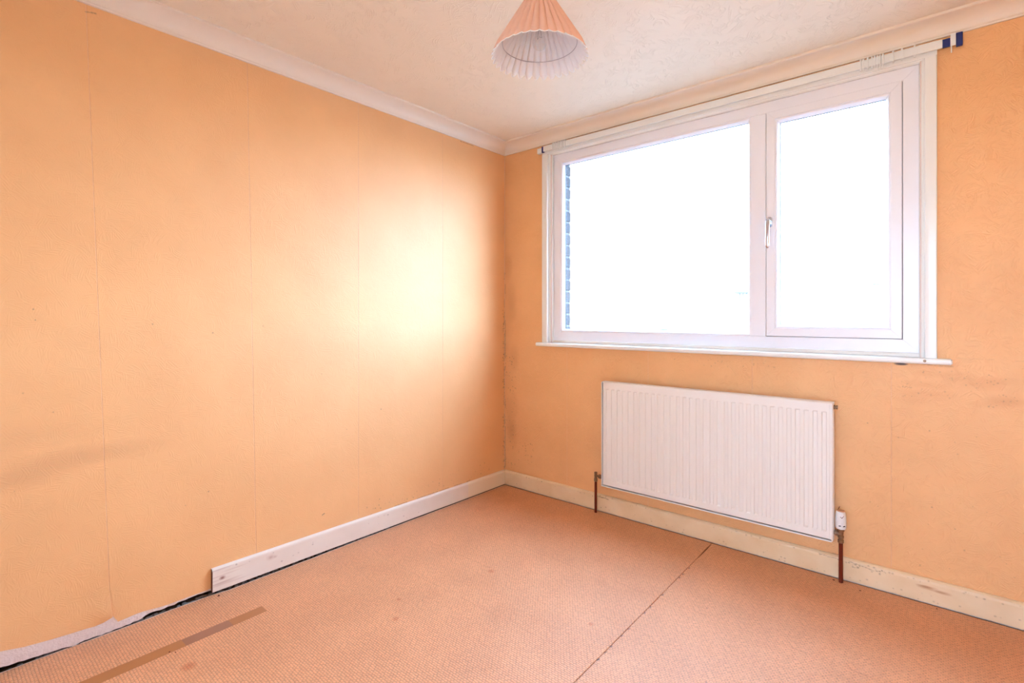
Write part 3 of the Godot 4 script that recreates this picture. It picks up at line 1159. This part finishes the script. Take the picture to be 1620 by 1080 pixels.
	# quarter-round beads between casing and frame
	for s in [[0.3735, 1.0], [2.2425, -1.0]]:
		st = mb()
		var q := [Vector2(s[0], -0.0195)]
		for k in 7:
			var a := PI / 2 * k / 6
			q.append(Vector2(s[0] + s[1] * 0.0262 * cos(a) if s[1] > 0 else s[0] - 0.0190 * cos(a), -0.0195 + 0.024 * sin(a)))
		sweep(st, q, up, 0.986, 2.1835, true)
		obj("quadrant_bead", st, M.gloss_white, o)
	st = mb()
	var q3 := [Vector2(-0.0195, 2.1855)]
	for k in 7:
		var a := PI / 2 * k / 6
		q3.append(Vector2(-0.0195 + 0.024 * cos(a), 2.1855 - 0.0085 * sin(a)))
	sweep(st, q3, across, 0.3735, 2.2425, true)
	obj("quadrant_bead", st, M.gloss_white, o)
	st = mb()
	var q2 := [Vector2(-0.0195, 0.985)]
	for k in 7:
		var a := PI / 2 * k / 6
		q2.append(Vector2(-0.0195 + 0.010 * cos(a), 0.985 + 0.0165 * sin(a)))
	sweep(st, q2, across, 0.398, 2.226, true)
	obj("quadrant_bead", st, M.gloss_white, o)
	# window board with rounded nose and ends
	st = mb()
	sweep(st, rounded(Vector2(-0.088, 0.962), Vector2(0.046, 0.9850), 0.0095, 6), across, 0.398, 2.227, true)
	sweep(st, rounded(Vector2(0.0012, 0.962), Vector2(0.046, 0.9850), 0.0095, 6), across, 0.303, 0.3979, true)
	sweep(st, rounded(Vector2(0.0012, 0.962), Vector2(0.046, 0.9850), 0.0095, 6), across, 2.2271, 2.323, true)
	var sill := obj("window_sill", st, M.gloss_white, o)
	for e in [[0.303, -1.0], [2.323, 1.0]]:
		st = mb()
		cbox(st, Vector3(minf(e[0], e[0] + 0.004 * e[1]), 0.9655, 0.002), Vector3(maxf(e[0], e[0] + 0.004 * e[1]), 0.9815, 0.0425), 0.0035)
		obj("rounded_end", st, M.gloss_white, sill)
	screw(sill, Vector3(2.2435, 0.975, 0.0455), Basis(Vector3.RIGHT, PI / 2))


func commit(st: SurfaceTool) -> ArrayMesh:
	return st.commit()


func build_outside():
	var g := slab("ground", Vector3(-60, -3.1, -70), Vector3(60, -3.0, -0.3), M.paving)
	tag(g, "pale paved ground outside, washed out by daylight", "ground", "", "structure")
	# a pale flat-roofed house seen at the edge of the fixed pane, with gutter and downpipes
	var o := base("house", Vector3(-3.4, -3.0, -13.0))
	tag(o, "pale distant house with a grey gutter and thin downpipes beside the window post", "house")
	var st := mb()
	box(st, Vector3(0, 0, -4), Vector3(2.3, 4.83, 0))
	obj("wall", st, M.render_white, o)
	st = mb()
	cbox(st, Vector3(-0.05, 4.83, -4.05), Vector3(2.35, 4.87, -0.01), 0.01)
	obj("roof", st, M.roof_grey, o)
	st = mb()
	cbox(st, Vector3(1.0, 4.82, 0.001), Vector3(1.50, 4.875, 0.10), 0.012)
	obj("gutter", st, M.gutter_grey, o)
	for k in 4:
		st = mb()
		tube(st, [Vector3(1.13 + 0.09 * k, 4.3 - 0.06 * k, 0.03), Vector3(1.13 + 0.09 * k, 4.82, 0.03)], 0.014, 8)
		obj("downpipe", st, M.gutter_grey, o)
	o = base("house", Vector3(-0.8, -3.0, -16.0))
	tag(o, "pale distant house whose low roof ridge shows at the casement's right edge", "house")
	st = mb()
	box(st, Vector3(0, 0, -5), Vector3(3.0, 5.10, 0))
	obj("wall", st, M.render_white, o)
	st = mb()
	cbox(st, Vector3(1.42, 5.10, -0.2), Vector3(1.62, 5.135, 0.05), 0.01)
	cbox(st, Vector3(1.72, 5.10, -0.2), Vector3(1.82, 5.14, 0.05), 0.01)
	obj("ridge_capping", st, M.gutter_grey, o)
	o = base("garden_shed", Vector3(-5.2, -3.0, -11.5))
	tag(o, "pale low shed roof edge far outside at the foot of the fixed pane", "shed")
	st = mb()
	box(st, Vector3(0, 0, -1.4), Vector3(1.5, 3.74, 0))
	obj("wall", st, M.render_white, o)
	st = mb()
	cbox(st, Vector3(1.15, 3.74, -0.1), Vector3(1.42, 3.785, 0.08), 0.01)
	obj("roof_edge", st, M.gutter_grey, o)


# ------------------------------------------------------------------ things
func carpet(label: String, ea: Callable, eb: Callable, z0: float, z1: float, fringe: float):
	var o := base("carpet")
	tag(o, label, "carpet", "two pieces of tan loop carpet")
	var top := 0.0075
	var st := mb()
	var n := 40
	for i in n:
		var za := lerpf(z0, z1, float(i) / n)
		var zb := lerpf(z0, z1, float(i + 1) / n)
		var a0: float = ea.call(za)
		var a1: float = ea.call(zb)
		var b0: float = eb.call(za)
		var b1: float = eb.call(zb)
		var e := 0.002
		var rows := [
			[Vector3(a0, 0.002, za), Vector3(a0, top - 0.0015, za), Vector3(a0 + e, top, za), Vector3(b0 - e, top, za), Vector3(b0, top - 0.0015, za), Vector3(b0, 0.002, za)],
			[Vector3(a1, 0.002, zb), Vector3(a1, top - 0.0015, zb), Vector3(a1 + e, top, zb), Vector3(b1 - e, top, zb), Vector3(b1, top - 0.0015, zb), Vector3(b1, 0.002, zb)]]
		for k in 5:
			var out: Vector3 = [Vector3.LEFT, Vector3(-1, 1, 0), Vector3.UP, Vector3(1, 1, 0), Vector3.RIGHT][k]
			for v in [[rows[0][k], rows[0][k + 1], rows[1][k + 1]], [rows[0][k], rows[1][k + 1], rows[1][k]]]:
				if (v[2] - v[0]).cross(v[1] - v[0]).dot(out) < 0.0:
					v = [v[0], v[2], v[1]]
				for p in v:
					st.set_uv(Vector2(p.x, p.z))
					st.set_uv2(Vector2(p.x, p.z) / 2.95)
					st.add_vertex(p)
	quad(st, Vector3(ea.call(z0), 0.002, z0), Vector3(ea.call(z0), top - 0.001, z0), Vector3(eb.call(z0), top - 0.001, z0), Vector3(eb.call(z0), 0.002, z0), Vector3.FORWARD)
	obj("pile", st, M.carpet, o)
	st = mb()
	for i in n:
		var za := lerpf(z0 - 0.002, z1, float(i) / n)
		var zb := lerpf(z0 - 0.002, z1, float(i + 1) / n)
		quad(st, Vector3(ea.call(za) - fringe, 0.0062, za), Vector3(eb.call(za) - 0.004, 0.0062, za), Vector3(eb.call(zb) - 0.004, 0.0062, zb), Vector3(ea.call(zb) - fringe, 0.0062, zb), Vector3.UP)
		quad(st, Vector3(ea.call(za) - fringe, 0.0062, za), Vector3(ea.call(zb) - fringe, 0.0062, zb), Vector3(ea.call(zb) - fringe, 0.0, zb), Vector3(ea.call(za) - fringe, 0.0, za), Vector3.LEFT)
	obj("backing", st, M.carpet_backing, o)


func build_carpets():
	var seam: Callable = func(z): return 1.407 + 0.012 * z
	var slit: Callable = func(z): return 0.0006 + 0.0035 * clampf(1.0 - absf(z - 0.12) / 0.10, 0.0, 1.0) + 0.0006 * absf(sin(z * 31.0))
	var left: Callable = func(z): return 0.021 - 0.013 * clampf((z - 1.80) / 0.06, 0.0, 1.0) + 0.002 * sin(z * 5.0) + 0.0012 * sin(z * 37.0) - 0.012 * clampf((z - 2.15) / 0.3, 0.0, 1.0)
	carpet("tan loop carpet from the left wall to the seam right of centre", left, func(z): return seam.call(z) - slit.call(z), 0.0205, ROOM_Z - 0.01, 0.005)
	carpet("tan loop carpet right of the seam, in front of the radiator's right half", func(z): return seam.call(z) + slit.call(z), func(_z): return ROOM_X - 0.01, 0.0210, ROOM_Z - 0.01, -0.002)


func build_radiator():
	var o := base("radiator", Vector3(0, 0, 0))
	tag(o, "white ribbed panel radiator on the wall below the window", "radiator")
	var x0 := 0.807
	var x1 := 1.938
	var y0 := 0.186
	var y1 := 0.7805
	var zf := 0.075
	var zb := 0.040
	# pressed front: flat margin, 32 shallow channels with sloped ends
	var st := mb()
	var n := 32
	var mx := 0.016
	var pitch := (x1 - x0 - 2 * mx) / n
	var xs := [[x0 + 0.006, 0.0, -1], [x0 + 0.011, 0.0, -1], [x0 + 0.0125, 1.2, -1], [x0 + 0.014, 0.0, -1]]
	for i in n:
		var c: float = x0 + mx + pitch * (i + 0.5)
		for d in [[-0.0100, 0.0], [-0.0068, 1.0], [0.0068, 1.0], [0.0100, 0.0]]:
			xs.append([c + d[0], d[1], 1])
	xs += [[x1 - 0.014, 0.0, -1], [x1 - 0.0125, 1.2, -1], [x1 - 0.011, 0.0, -1], [x1 - 0.006, 0.0, -1]]
	var ys := [[y0 + 0.006, 0.0], [y0 + 0.034, 0.0], [y0 + 0.041, 1.0], [y1 - 0.046, 1.0], [y1 - 0.041, 0.0], [y1 - 0.006, 0.0]]
	var depth := 0.0045
	for i in xs.size() - 1:
		for k in ys.size() - 1:
			var v := []
			for e in [[i, k], [i + 1, k], [i + 1, k + 1], [i, k + 1]]:
				var fx: float = xs[e[0]][1]
				var fy: float = ys[e[1]][1]
				var d: float = fx * (fy if xs[e[0]][2] > 0 else 0.25)
				v.append(Vector3(xs[e[0]][0], ys[e[1]][0], zf - depth * d))
			quad(st, v[0], v[1], v[2], v[3], Vector3.BACK)
	# rounded rim
	var rim := [Vector2(0.006, zf), Vector2(0.0035, zf - 0.0006), Vector2(0.0014, zf - 0.002), Vector2(0.0003, zf - 0.0045), Vector2(0, zf - 0.008), Vector2(0, zb), Vector2(0.006, zb)]
	var ax := [Vector2(x0, y0), Vector2(x1, y0), Vector2(x1, y1), Vector2(x0, y1)]
	for side in 4:
		for i in rim.size() - 1:
			var v := []
			for e in [[rim[i], side], [rim[i + 1], side], [rim[i + 1], (side + 1) % 4], [rim[i], (side + 1) % 4]]:
				var c: Vector2 = ax[e[1]]
				var q: Vector2 = c + Vector2(1 if c.x == x0 else -1, 1 if c.y == y0 else -1) * e[0].x
				v.append(Vector3(q.x, q.y, e[0].y))
			var out: Vector3 = [Vector3.DOWN, Vector3.RIGHT, Vector3.UP, Vector3.LEFT][side] + Vector3.BACK * (1.0 if i < 2 else 0.1)
			st.set_smooth_group(side + 1)
			quad(st, v[0], v[1], v[2], v[3], out)
	st.set_smooth_group(-1)
	quad(st, Vector3(x0 + 0.006, y0 + 0.006, zb), Vector3(x1 - 0.006, y0 + 0.006, zb), Vector3(x1 - 0.006, y1 - 0.006, zb), Vector3(x0 + 0.006, y1 - 0.006, zb), Vector3.FORWARD)
	obj("panel", st, M.radiator_white, o)
	for x in [x0 + 0.18, x1 - 0.18]:
		st = mb()
		cbox(st, Vector3(x - 0.02, y0 + 0.03, 0.0015), Vector3(x + 0.02, y1 - 0.05, zb + 0.001), 0.002)
		obj("wall_bracket", st, M.radiator_white, o)
	var sideways := Basis(Vector3.FORWARD, PI / 2)  # y of the lathe runs along +x
	# plug at the top right
	st = mb()
	lathe(st, [Vector2(0, 0), Vector2(0.010, 0), Vector2(0.010, 0.004), Vector2(0.0065, 0.004), Vector2(0.0065, 0.008), Vector2(0.0085, 0.008), Vector2(0.0085, 0.015), Vector2(0.003, 0.015), Vector2(0, 0.015)], Transform3D(sideways, Vector3(x1, y1 - 0.021, 0.056)), 6)
	var plug := obj("bleed_plug", st, M.brass_dull, o)
	plug.set_meta("label", "small dull metal plug")

	# left: lockshield elbow and copper tail
	var lx := 0.7475
	var pz := 0.047
	var ty := 0.222
	var v1 := Node3D.new()
	v1.name = "lockshield_valve"
	o.add_child(v1, true)
	st = mb()
	lathe(st, [Vector2(0, 0), Vector2(0.0075, 0.0), Vector2(0.0105, 0.003), Vector2(0.0105, 0.016), Vector2(0.0085, 0.019), Vector2(0.0085, 0.034), Vector2(0.0095, 0.037), Vector2(0.0085, 0.040), Vector2(0.0075, 0.044), Vector2(0.0088, 0.046), Vector2(0.0088, 0.054), Vector2(0.007, 0.056), Vector2(0, 0.056)], Transform3D(Basis(), Vector3(lx, ty - 0.034, pz)), 16)
	obj("valve_body", st, M.brass_dull, v1)
	st = mb()
	lathe(st, [Vector2(0, 0), Vector2(0.0065, 0), Vector2(0.0065, 0.020), Vector2(0.0125, 0.022), Vector2(0.0125, 0.036), Vector2(0.0095, 0.038), Vector2(0.0095, x0 - lx + 0.002), Vector2(0, x0 - lx + 0.002)], Transform3D(sideways, Vector3(lx, ty, pz)), 6)
	obj("union_nut", st, M.brass_dull, v1)
	st = mb()
	tube(st, [Vector3(lx, 0.0076, pz), Vector3(lx, ty - 0.03, pz)], 0.0076, 16)
	var pipe := obj("pipe", st, M.copper_old, o)
	pipe.set_meta("label", "thin brown copper pipe under the plain valve")

	# right: thermostatic valve
	var rx := 1.9625
	var ry := 0.217
	var v2 := Node3D.new()
	v2.name = "thermostatic_valve"
	o.add_child(v2, true)
	v2.set_meta("label", "valve with a white ribbed control head")
	st = mb()
	lathe(st, [Vector2(0, 0), Vector2(0.0095, 0), Vector2(0.0115, 0.003), Vector2(0.0115, 0.013), Vector2(0.0085, 0.016), Vector2(0.0095, 0.021), Vector2(0.0115, 0.024), Vector2(0.0115, 0.031), Vector2(0.009, 0.034), Vector2(0.0105, 0.050), Vector2(0.0135, 0.054), Vector2(0.0135, 0.062), Vector2(0.0, 0.062)], Transform3D(Basis(), Vector3(rx, ry - 0.040, pz)), 18)
	obj("valve_body", st, M.brass_dull, v2)
	st = mb()
	var back_way := Basis(Vector3.FORWARD, -PI / 2)  # towards -x
	lathe(st, [Vector2(0, 0), Vector2(0.0095, 0), Vector2(0.0095, 0.012), Vector2(0.0125, 0.013), Vector2(0.0125, 0.021), Vector2(0.009, 0.022), Vector2(0.009, rx - x1 + 0.002), Vector2(0, rx - x1 + 0.002)], Transform3D(back_way, Vector3(rx, ry, pz)), 8)
	obj("union_nut", st, M.brass_dull, v2)
	# head: barrel with shallow flutes
	st = mb()
	st.set_smooth_group(1)
	var hp := [Vector2(0.0, 0.0), Vector2(0.0165, 0.0), Vector2(0.0195, 0.003), Vector2(0.0205, 0.018), Vector2(0.0205, 0.036), Vector2(0.0195, 0.058), Vector2(0.0178, 0.070), Vector2(0.0150, 0.0745), Vector2(0.0, 0.0755)]
	var hy := ry + 0.022
	var segs := 48
	for i in hp.size() - 1:
		for k in segs:
			var v := []
			for e in [[i, k], [i, k + 1], [i + 1, k + 1], [i + 1, k]]:
				var a: float = TAU * e[1] / segs
				var r: float = hp[e[0]].x
				if e[0] >= 3 and e[0] <= 6:
					r -= 0.0011 * pow(absf(cos(a * 8.0)), 6.0)
				v.append(Vector3(rx + cos(a) * r, hy + hp[e[0]].y, pz + sin(a) * r))
			var m := TAU * (k + 0.5) / segs
			quad(st, v[0], v[1], v[2], v[3], Vector3(cos(m) * (hp[i + 1].y - hp[i].y), hp[i].x - hp[i + 1].x, sin(m) * (hp[i + 1].y - hp[i].y)))
	obj("control_head", st, M.plastic_white, v2)
	st = mb()
	lathe(st, [Vector2(0.0, 0.0), Vector2(0.0150, 0.0), Vector2(0.0142, 0.004), Vector2(0.0, 0.0048)], Transform3D(Basis(), Vector3(rx, hy + 0.0740, pz)), 24)
	obj("cap_disc", st, M.plastic_tan, v2)
	# two dark slots low on the head and the tick-shaped red mark, facing the room
	for a in [0.95, 1.75]:
		st = mb()
		var c := Vector3(rx + cos(a - 0.13) * 0.0207, hy + 0.0165, pz + sin(a - 0.13) * 0.0207)
		var d := Vector3(-sin(a - 0.13), 0, cos(a - 0.13))
		var outw := Vector3(cos(a - 0.13), 0, sin(a - 0.13))
		sweep(st, [Vector2(-0.0042, -0.0012), Vector2(0.0042, -0.0022), Vector2(0.0042, 0.0010), Vector2(-0.0042, 0.0022)], func(p, q, t): return c + d * p + Vector3.UP * q + outw * t, -0.004, 0.0008)
		obj("grip_slot", st, M.slot_dark, v2)
	st = mb()
	var am := 1.22
	for s in [[-0.006, 0.056, -0.0005, 0.050], [-0.0005, 0.050, 0.007, 0.060]]:
		var pts := []
		for k in 2:
			var off: float = s[k * 2]
			var yy: float = s[k * 2 + 1]
			pts.append(Vector3(rx + cos(am - off / 0.0195) * 0.0197, hy + yy, pz + sin(am - off / 0.0195) * 0.0197))
		tube(st, pts, 0.0009, 6)
	obj("arrow_mark", st, M.copper_old, v2)
	st = mb()
	tube(st, [Vector3(rx - 0.012, hy + 0.066, pz - 0.014), Vector3(rx - 0.010, hy + 0.080, pz - 0.014), Vector3(rx - 0.006, hy + 0.089, pz - 0.014)], 0.0012, 8)
	obj("clip", st, M.copper_old, v2)
	st = mb()
	tube(st, [Vector3(rx, 0.0076, pz), Vector3(rx, ry - 0.036, pz)], 0.0082, 16)
	pipe = obj("pipe", st, M.copper_old, o)
	pipe.set_meta("label", "brown copper pipe under the white control head")


func make_glider(hooked: bool) -> Node3D:
	var o := Node3D.new()
	var st := mb()
	# flat white clip wrapped over the front of the rail
	sweep(st, [Vector2(-0.0265, 0.020), Vector2(-0.0265, 0.0225), Vector2(0.0018, 0.0225), Vector2(0.0062, 0.0195), Vector2(0.0062, -0.0195), Vector2(0.0018, -0.0235), Vector2(-0.006, -0.0255), Vector2(-0.006, -0.0215), Vector2(-0.001, -0.0205), Vector2(0.0012, -0.018), Vector2(0.0012, 0.018), Vector2(-0.001, 0.020)], func(a, b, t): return Vector3(t, b, a), -0.0028, 0.0028)
	obj("clip", st, M.rail_white, o)
	st = mb()
	if hooked:
		var pts := []
		for k in 13:
			var a := PI * k / 12
			pts.append(Vector3(0, -0.036 - 0.0045 * sin(a) - 0.0, -0.0015 + 0.0045 * cos(a)))
		pts.insert(0, Vector3(0, -0.020, 0.003))
		pts.append(Vector3(0, -0.026, -0.006))
		tube(st, pts, 0.0012, 8)
		obj("hook", st, M.rail_white, o)
	else:
		var pts := []
		for k in 13:
			var a := TAU * k / 12
			pts.append(Vector3(0.0035 * cos(a), -0.027 + 0.0035 * sin(a), 0.0))
		tube(st, pts, 0.0010, 6, false)
		obj("eyelet", st, M.rail_white, o)
	return o


func put_glider(g: Node3D, x: float, y: float, z: float):
	g.name = "curtain_glider"
	add_child(g, true)
	g.position = Vector3(x, y, z)
	g.rotation.y = rng.randf_range(-0.12, 0.12)


func build_curtain_rail():
	var o := base("curtain_rail")
	tag(o, "slim white curtain rail with navy ends fixed above the window", "curtain rail")
	var yc := 2.2165
	var z0 := 0.022
	var z1 := 0.031
	var across: Callable = func(a, b, t): return Vector3(t, b, a)
	var st := mb()
	sweep(st, rounded(Vector2(z0, yc - 0.0165), Vector2(z1, yc + 0.0165), 0.002, 3), across, 0.352, 2.297)
	obj("track", st, M.rail_white, o)
	st = mb()
	sweep(st, rounded(Vector2(z0, yc - 0.018), Vector2(z1 - 0.001, yc + 0.015), 0.002, 3), across, 2.297, 2.3205)
	var e := obj("track_end", st, M.navy, o)
	e.set_meta("label", "navy blue piece at the rail's right end")
	st = mb()
	cbox(st, Vector3(2.3368, yc - 0.0255, z0 - 0.002), Vector3(2.357, yc + 0.0265, z1 + 0.001), 0.0015)
	e = obj("track_end", st, M.navy, o)
	e.set_meta("label", "taller navy blue end beyond the white hook")
	st = mb()
	cbox(st, Vector3(0.339, yc - 0.022, z0), Vector3(0.352, yc + 0.0165, z1 + 0.0005), 0.001)
	cbox(st, Vector3(0.352, yc - 0.022, z0), Vector3(0.358, yc - 0.0172, z1 + 0.0005), 0.0005)
	e = obj("track_end", st, M.navy, o)
	e.set_meta("label", "navy blue piece at the rail's left end")
	st = mb()
	cbox(st, Vector3(0.300, yc - 0.0205, 0.0015), Vector3(0.3385, yc + 0.0125, z1 - 0.004), 0.002)
	obj("end_stop", st, M.rail_white, o)
	# white end bracket with its hook
	st = mb()
	sweep(st, [Vector2(0.001, yc + 0.0265), Vector2(z1 + 0.004, yc + 0.0265), Vector2(z1 + 0.004, yc - 0.020), Vector2(z1 + 0.001, yc - 0.020), Vector2(z1 + 0.001, yc + 0.0225), Vector2(0.001, yc + 0.0225)], across, 2.3207, 2.3366)
	tube(st, [Vector3(2.3235, yc - 0.018, z1 + 0.002), Vector3(2.3235, yc - 0.036, z1 + 0.001), Vector3(2.3235, yc - 0.044, z1 - 0.003)], 0.0022, 8)
	obj("end_bracket", st, M.rail_white, o)
	for x in [0.60, 1.32, 2.02]:
		st = mb()
		cbox(st, Vector3(x - 0.008, yc - 0.014, 0.0172), Vector3(x + 0.008, yc + 0.014, z0 + 0.001), 0.001)
		obj("bracket", st, M.rail_white, o)
	# gliders pushed to both ends
	var plain := make_glider(false)
	var hooked := make_glider(true)
	var order := ["leftmost", "second from left", "third from left", "fourth from left", "fifth from left", "sixth from left", "seventh from left", "eighth from left"]
	var right := [[2.032, 0], [2.041, 0], [2.057, 0], [2.071, 0], [2.081, 0], [2.090, 1], [2.0995, 1], [2.109, 1]]
	var loose := [[2.1424, "white glider between the rail's right cluster and the last two gliders"], [2.1713, "white glider second from the right end of the curtain rail"], [2.2118, "single white glider nearest the navy right end of the curtain rail"]]
	var left := [[0.428, 0], [0.440, 0], [0.4525, 0], [0.466, 0], [0.479, 0], [0.4925, 0], [0.505, 1], [0.521, 1]]
	for side in 2:
		var row: Array = right if side == 0 else left
		for k in row.size():
			var what := "hooked white glider" if row[k][1] else "plain white glider"
			var where := "cluster on the rail above the casement" if side == 0 else "bunch at the rail's far left end"
			var g: Node3D = (hooked if row[k][1] else plain).duplicate()
			put_glider(g, row[k][0], yc, z1)
			tag(g, "%s, %s in the %s" % [what, order[k], where], "curtain glider", "gliders pushed to the %s end of the curtain rail" % ("right" if side == 0 else "left"))
	for q in loose:
		var g: Node3D = plain.duplicate()
		put_glider(g, q[0], yc, z1)
		tag(g, q[1], "curtain glider", "loose gliders near the right end of the curtain rail")
	plain.free()
	hooked.free()


func build_lamp():
	var cx := 1.398
	var cz := 1.442
	var o := base("pendant_lamp", Vector3(cx, CEIL_Y, cz))
	tag(o, "ceiling pendant lamp with a peach pleated cone shade and clear bulb", "lamp")
	var yr := 1.921 - CEIL_Y
	var yt := 2.100 - CEIL_Y
	var rb := 0.1385
	var rt := 0.030
	var pleats := 34
	var per := 10
	for skin in 2:
		var st := mb()
		st.set_smooth_group(1)
		var rows := 8
		var total := pleats * per
		var pt := func(k: int, r: int) -> Vector3:
			var t := float(r) / rows
			var a := TAU * k / total
			var ph: float = absf(sin(PI * float(k) / per))
			var rad := lerpf(rb, rt, t) - 0.0018 * skin
			rad += lerpf(0.0100, 0.0034, t) * (ph - 0.6)
			var y := lerpf(yr, yt, t)
			if r == 0:
				y -= 0.0095 * ph
			return Vector3(cos(a) * rad, y, sin(a) * rad)
		for r in rows:
			for k in total:
				var a := TAU * (k + 0.5) / total
				var n := Vector3(cos(a), 0.6, sin(a))
				# creases between pleats stay sharp
				st.set_smooth_group(1 + (k / per) % 2)
				quad(st, pt.call(k, r), pt.call(k + 1, r), pt.call(k + 1, r + 1), pt.call(k, r + 1), n if skin == 0 else -n)
		var s := obj("shade" if skin == 0 else "lining", st, M.shade_peach if skin == 0 else M.shade_lining, o)
		s.set_meta("label", "peach pleated fabric cone" if skin == 0 else "white pleated inside of the shade")
		if skin == 0:
			st = mb()
			var pts := []
			for k in total + 1:
				var p: Vector3 = pt.call(k % total, 0)
				pts.append(Vector3(p.x, p.y - 0.0002, p.z) * Vector3(0.9935, 1.0, 0.9935))
			tube(st, pts, 0.0015, 6, false)
			var rim := obj("rim_piping", st, M.shade_piping, s)
			rim.set_meta("label", "white scalloped rim")
	# wire ring inside
	var st2 := mb()
	var ring := []
	for k in 65:
		var a := TAU * k / 64
		ring.append(Vector3(cos(a) * 0.1095, yr + 0.031, sin(a) * 0.1095))
	tube(st2, ring, 0.0011, 8, false)
	for k in 3:
		var a := TAU * k / 3 + 0.4
		tube(st2, [Vector3(cos(a) * 0.018, yr + 0.120, sin(a) * 0.018), Vector3(cos(a) * 0.060, yr + 0.110, sin(a) * 0.060)], 0.0012, 6)
	obj("wire_ring", st2, M.wire, o)
	# bulb, holder, flex, rose
	st2 = mb()
	var bp := []
	for k in 15:
		var a := PI * k / 18.0
		bp.append(Vector2(0.0225 * sin(a), yr + 0.034 - 0.0225 * cos(a)))
	bp.append(Vector2(0.0125, yr + 0.066))
	bp.append(Vector2(0.0115, yr + 0.078))
	lathe_smooth(st2, bp, Transform3D(), 28)
	var bulb := obj("bulb", st2, M.bulb_glass, o)
	bulb.set_meta("label", "clear glass bulb, unlit")
	st2 = mb()
	tube(st2, [Vector3(-0.003, yr + 0.078, 0), Vector3(-0.008, yr + 0.046, 0)], 0.0006, 6)
	tube(st2, [Vector3(0.003, yr + 0.078, 0), Vector3(0.008, yr + 0.046, 0)], 0.0006, 6)
	tube(st2, [Vector3(-0.008, yr + 0.046, 0), Vector3(0, yr + 0.050, 0.003), Vector3(0.008, yr + 0.046, 0)], 0.0005, 6)
	obj("filament", st2, M.chrome, bulb)
	st2 = mb()
	lathe(st2, [Vector2(0, 0.078), Vector2(0.013, 0.078), Vector2(0.013, 0.088), Vector2(0.0185, 0.089), Vector2(0.0185, 0.118), Vector2(0.0165, 0.120), Vector2(0.0165, 0.140), Vector2(0.008, 0.156), Vector2(0.0, 0.157)].map(func(p): return p + Vector2(0, yr)), Transform3D(), 24)
	obj("bulb_holder", st2, M.plastic_white, o)
	st2 = mb()
	tube(st2, [Vector3(0, yr + 0.155, 0), Vector3(0.001, yr + 0.26, 0.001), Vector3(0, -0.02, 0)], 0.0035, 10)
	obj("flex", st2, M.plastic_white, o)
	st2 = mb()
	lathe(st2, [Vector2(0, -0.024), Vector2(0.012, -0.024), Vector2(0.034, -0.018), Vector2(0.038, -0.010), Vector2(0.038, 0.0), Vector2(0, 0.0)], Transform3D(), 32)
	obj("ceiling_rose", st2, M.plastic_white, o)


func build_small_things():
	# brown parcel tape stuck to the carpet
	var o := base("adhesive_tape")
	tag(o, "long strip of brown parcel tape stuck on the carpet near the left wall", "tape")
	var y := 0.0077
	for q in [[1.743, 1.866, 0.249, 0.298, 0], [1.866, 2.02, 0.2475, 0.2975, 1], [2.02, 2.62, 0.2455, 0.2985, 0]]:
		var st := mb()
		cbox(st, Vector3(q[2], y, q[0]), Vector3(q[3], y + 0.0005, q[1] - 0.0004), 0.0001)
		obj("tape_length", st, M.tape_dull if q[4] else M.tape_tan, o)
	# crumbs on the carpet
	var spots := [[Vector2(346, 945), Vector2(0.038, 1.822), 0.0045, "crumb_red", "red-brown crumb on the carpet below the skirting's sawn end"],
		[Vector2(0, 0), Vector2(0.292, 2.068), 0.0035, "crumb_red", "brown crumb on the carpet beside the parcel tape"],
		[Vector2(0, 0), Vector2(0.308, 2.055), 0.0025, "crumb_red", "tiny brown fleck next to a crumb by the parcel tape"],
		[Vector2(0, 0), Vector2(1.936, 0.045), 0.0045, "crumb_red", "dark crumb at the skirting left of the right radiator pipe"],
		[Vector2(0, 0), Vector2(2.035, 0.075), 0.0040, "crumb_red", "dark crumb on the carpet right of the right radiator pipe"],
		[Vector2(0, 0), Vector2(2.28, 0.040), 0.0030, "crumb_red", "small dark crumb against the skirting far right of the radiator"]]
	for s in spots:
		var st := mb()
		var r: float = s[2]
		var ico := []
		for k in 8:
			var a := TAU * k / 8
			ico.append(Vector3(cos(a) * r * rng.randf_range(0.7, 1.3), 0.0, sin(a) * r * rng.randf_range(0.6, 1.1)))
		for k in 8:
			var l := (k + 1) % 8
			var up := Vector3(0, r * 0.45, 0)
			quad(st, ico[k], ico[l], ico[l] * 0.7 + up, ico[k] * 0.7 + up, (ico[k] + ico[l]) / 2)
			tri(st, Vector3(0, r * 0.6, 0), ico[l] * 0.7 + up, ico[k] * 0.7 + up, Vector3.UP)
		var c := obj("crumb", st, M[s[3]], self, Vector3(s[1].x, 0.0076, s[1].y))
		tag(c, s[4], "crumb", "crumbs on the carpet")
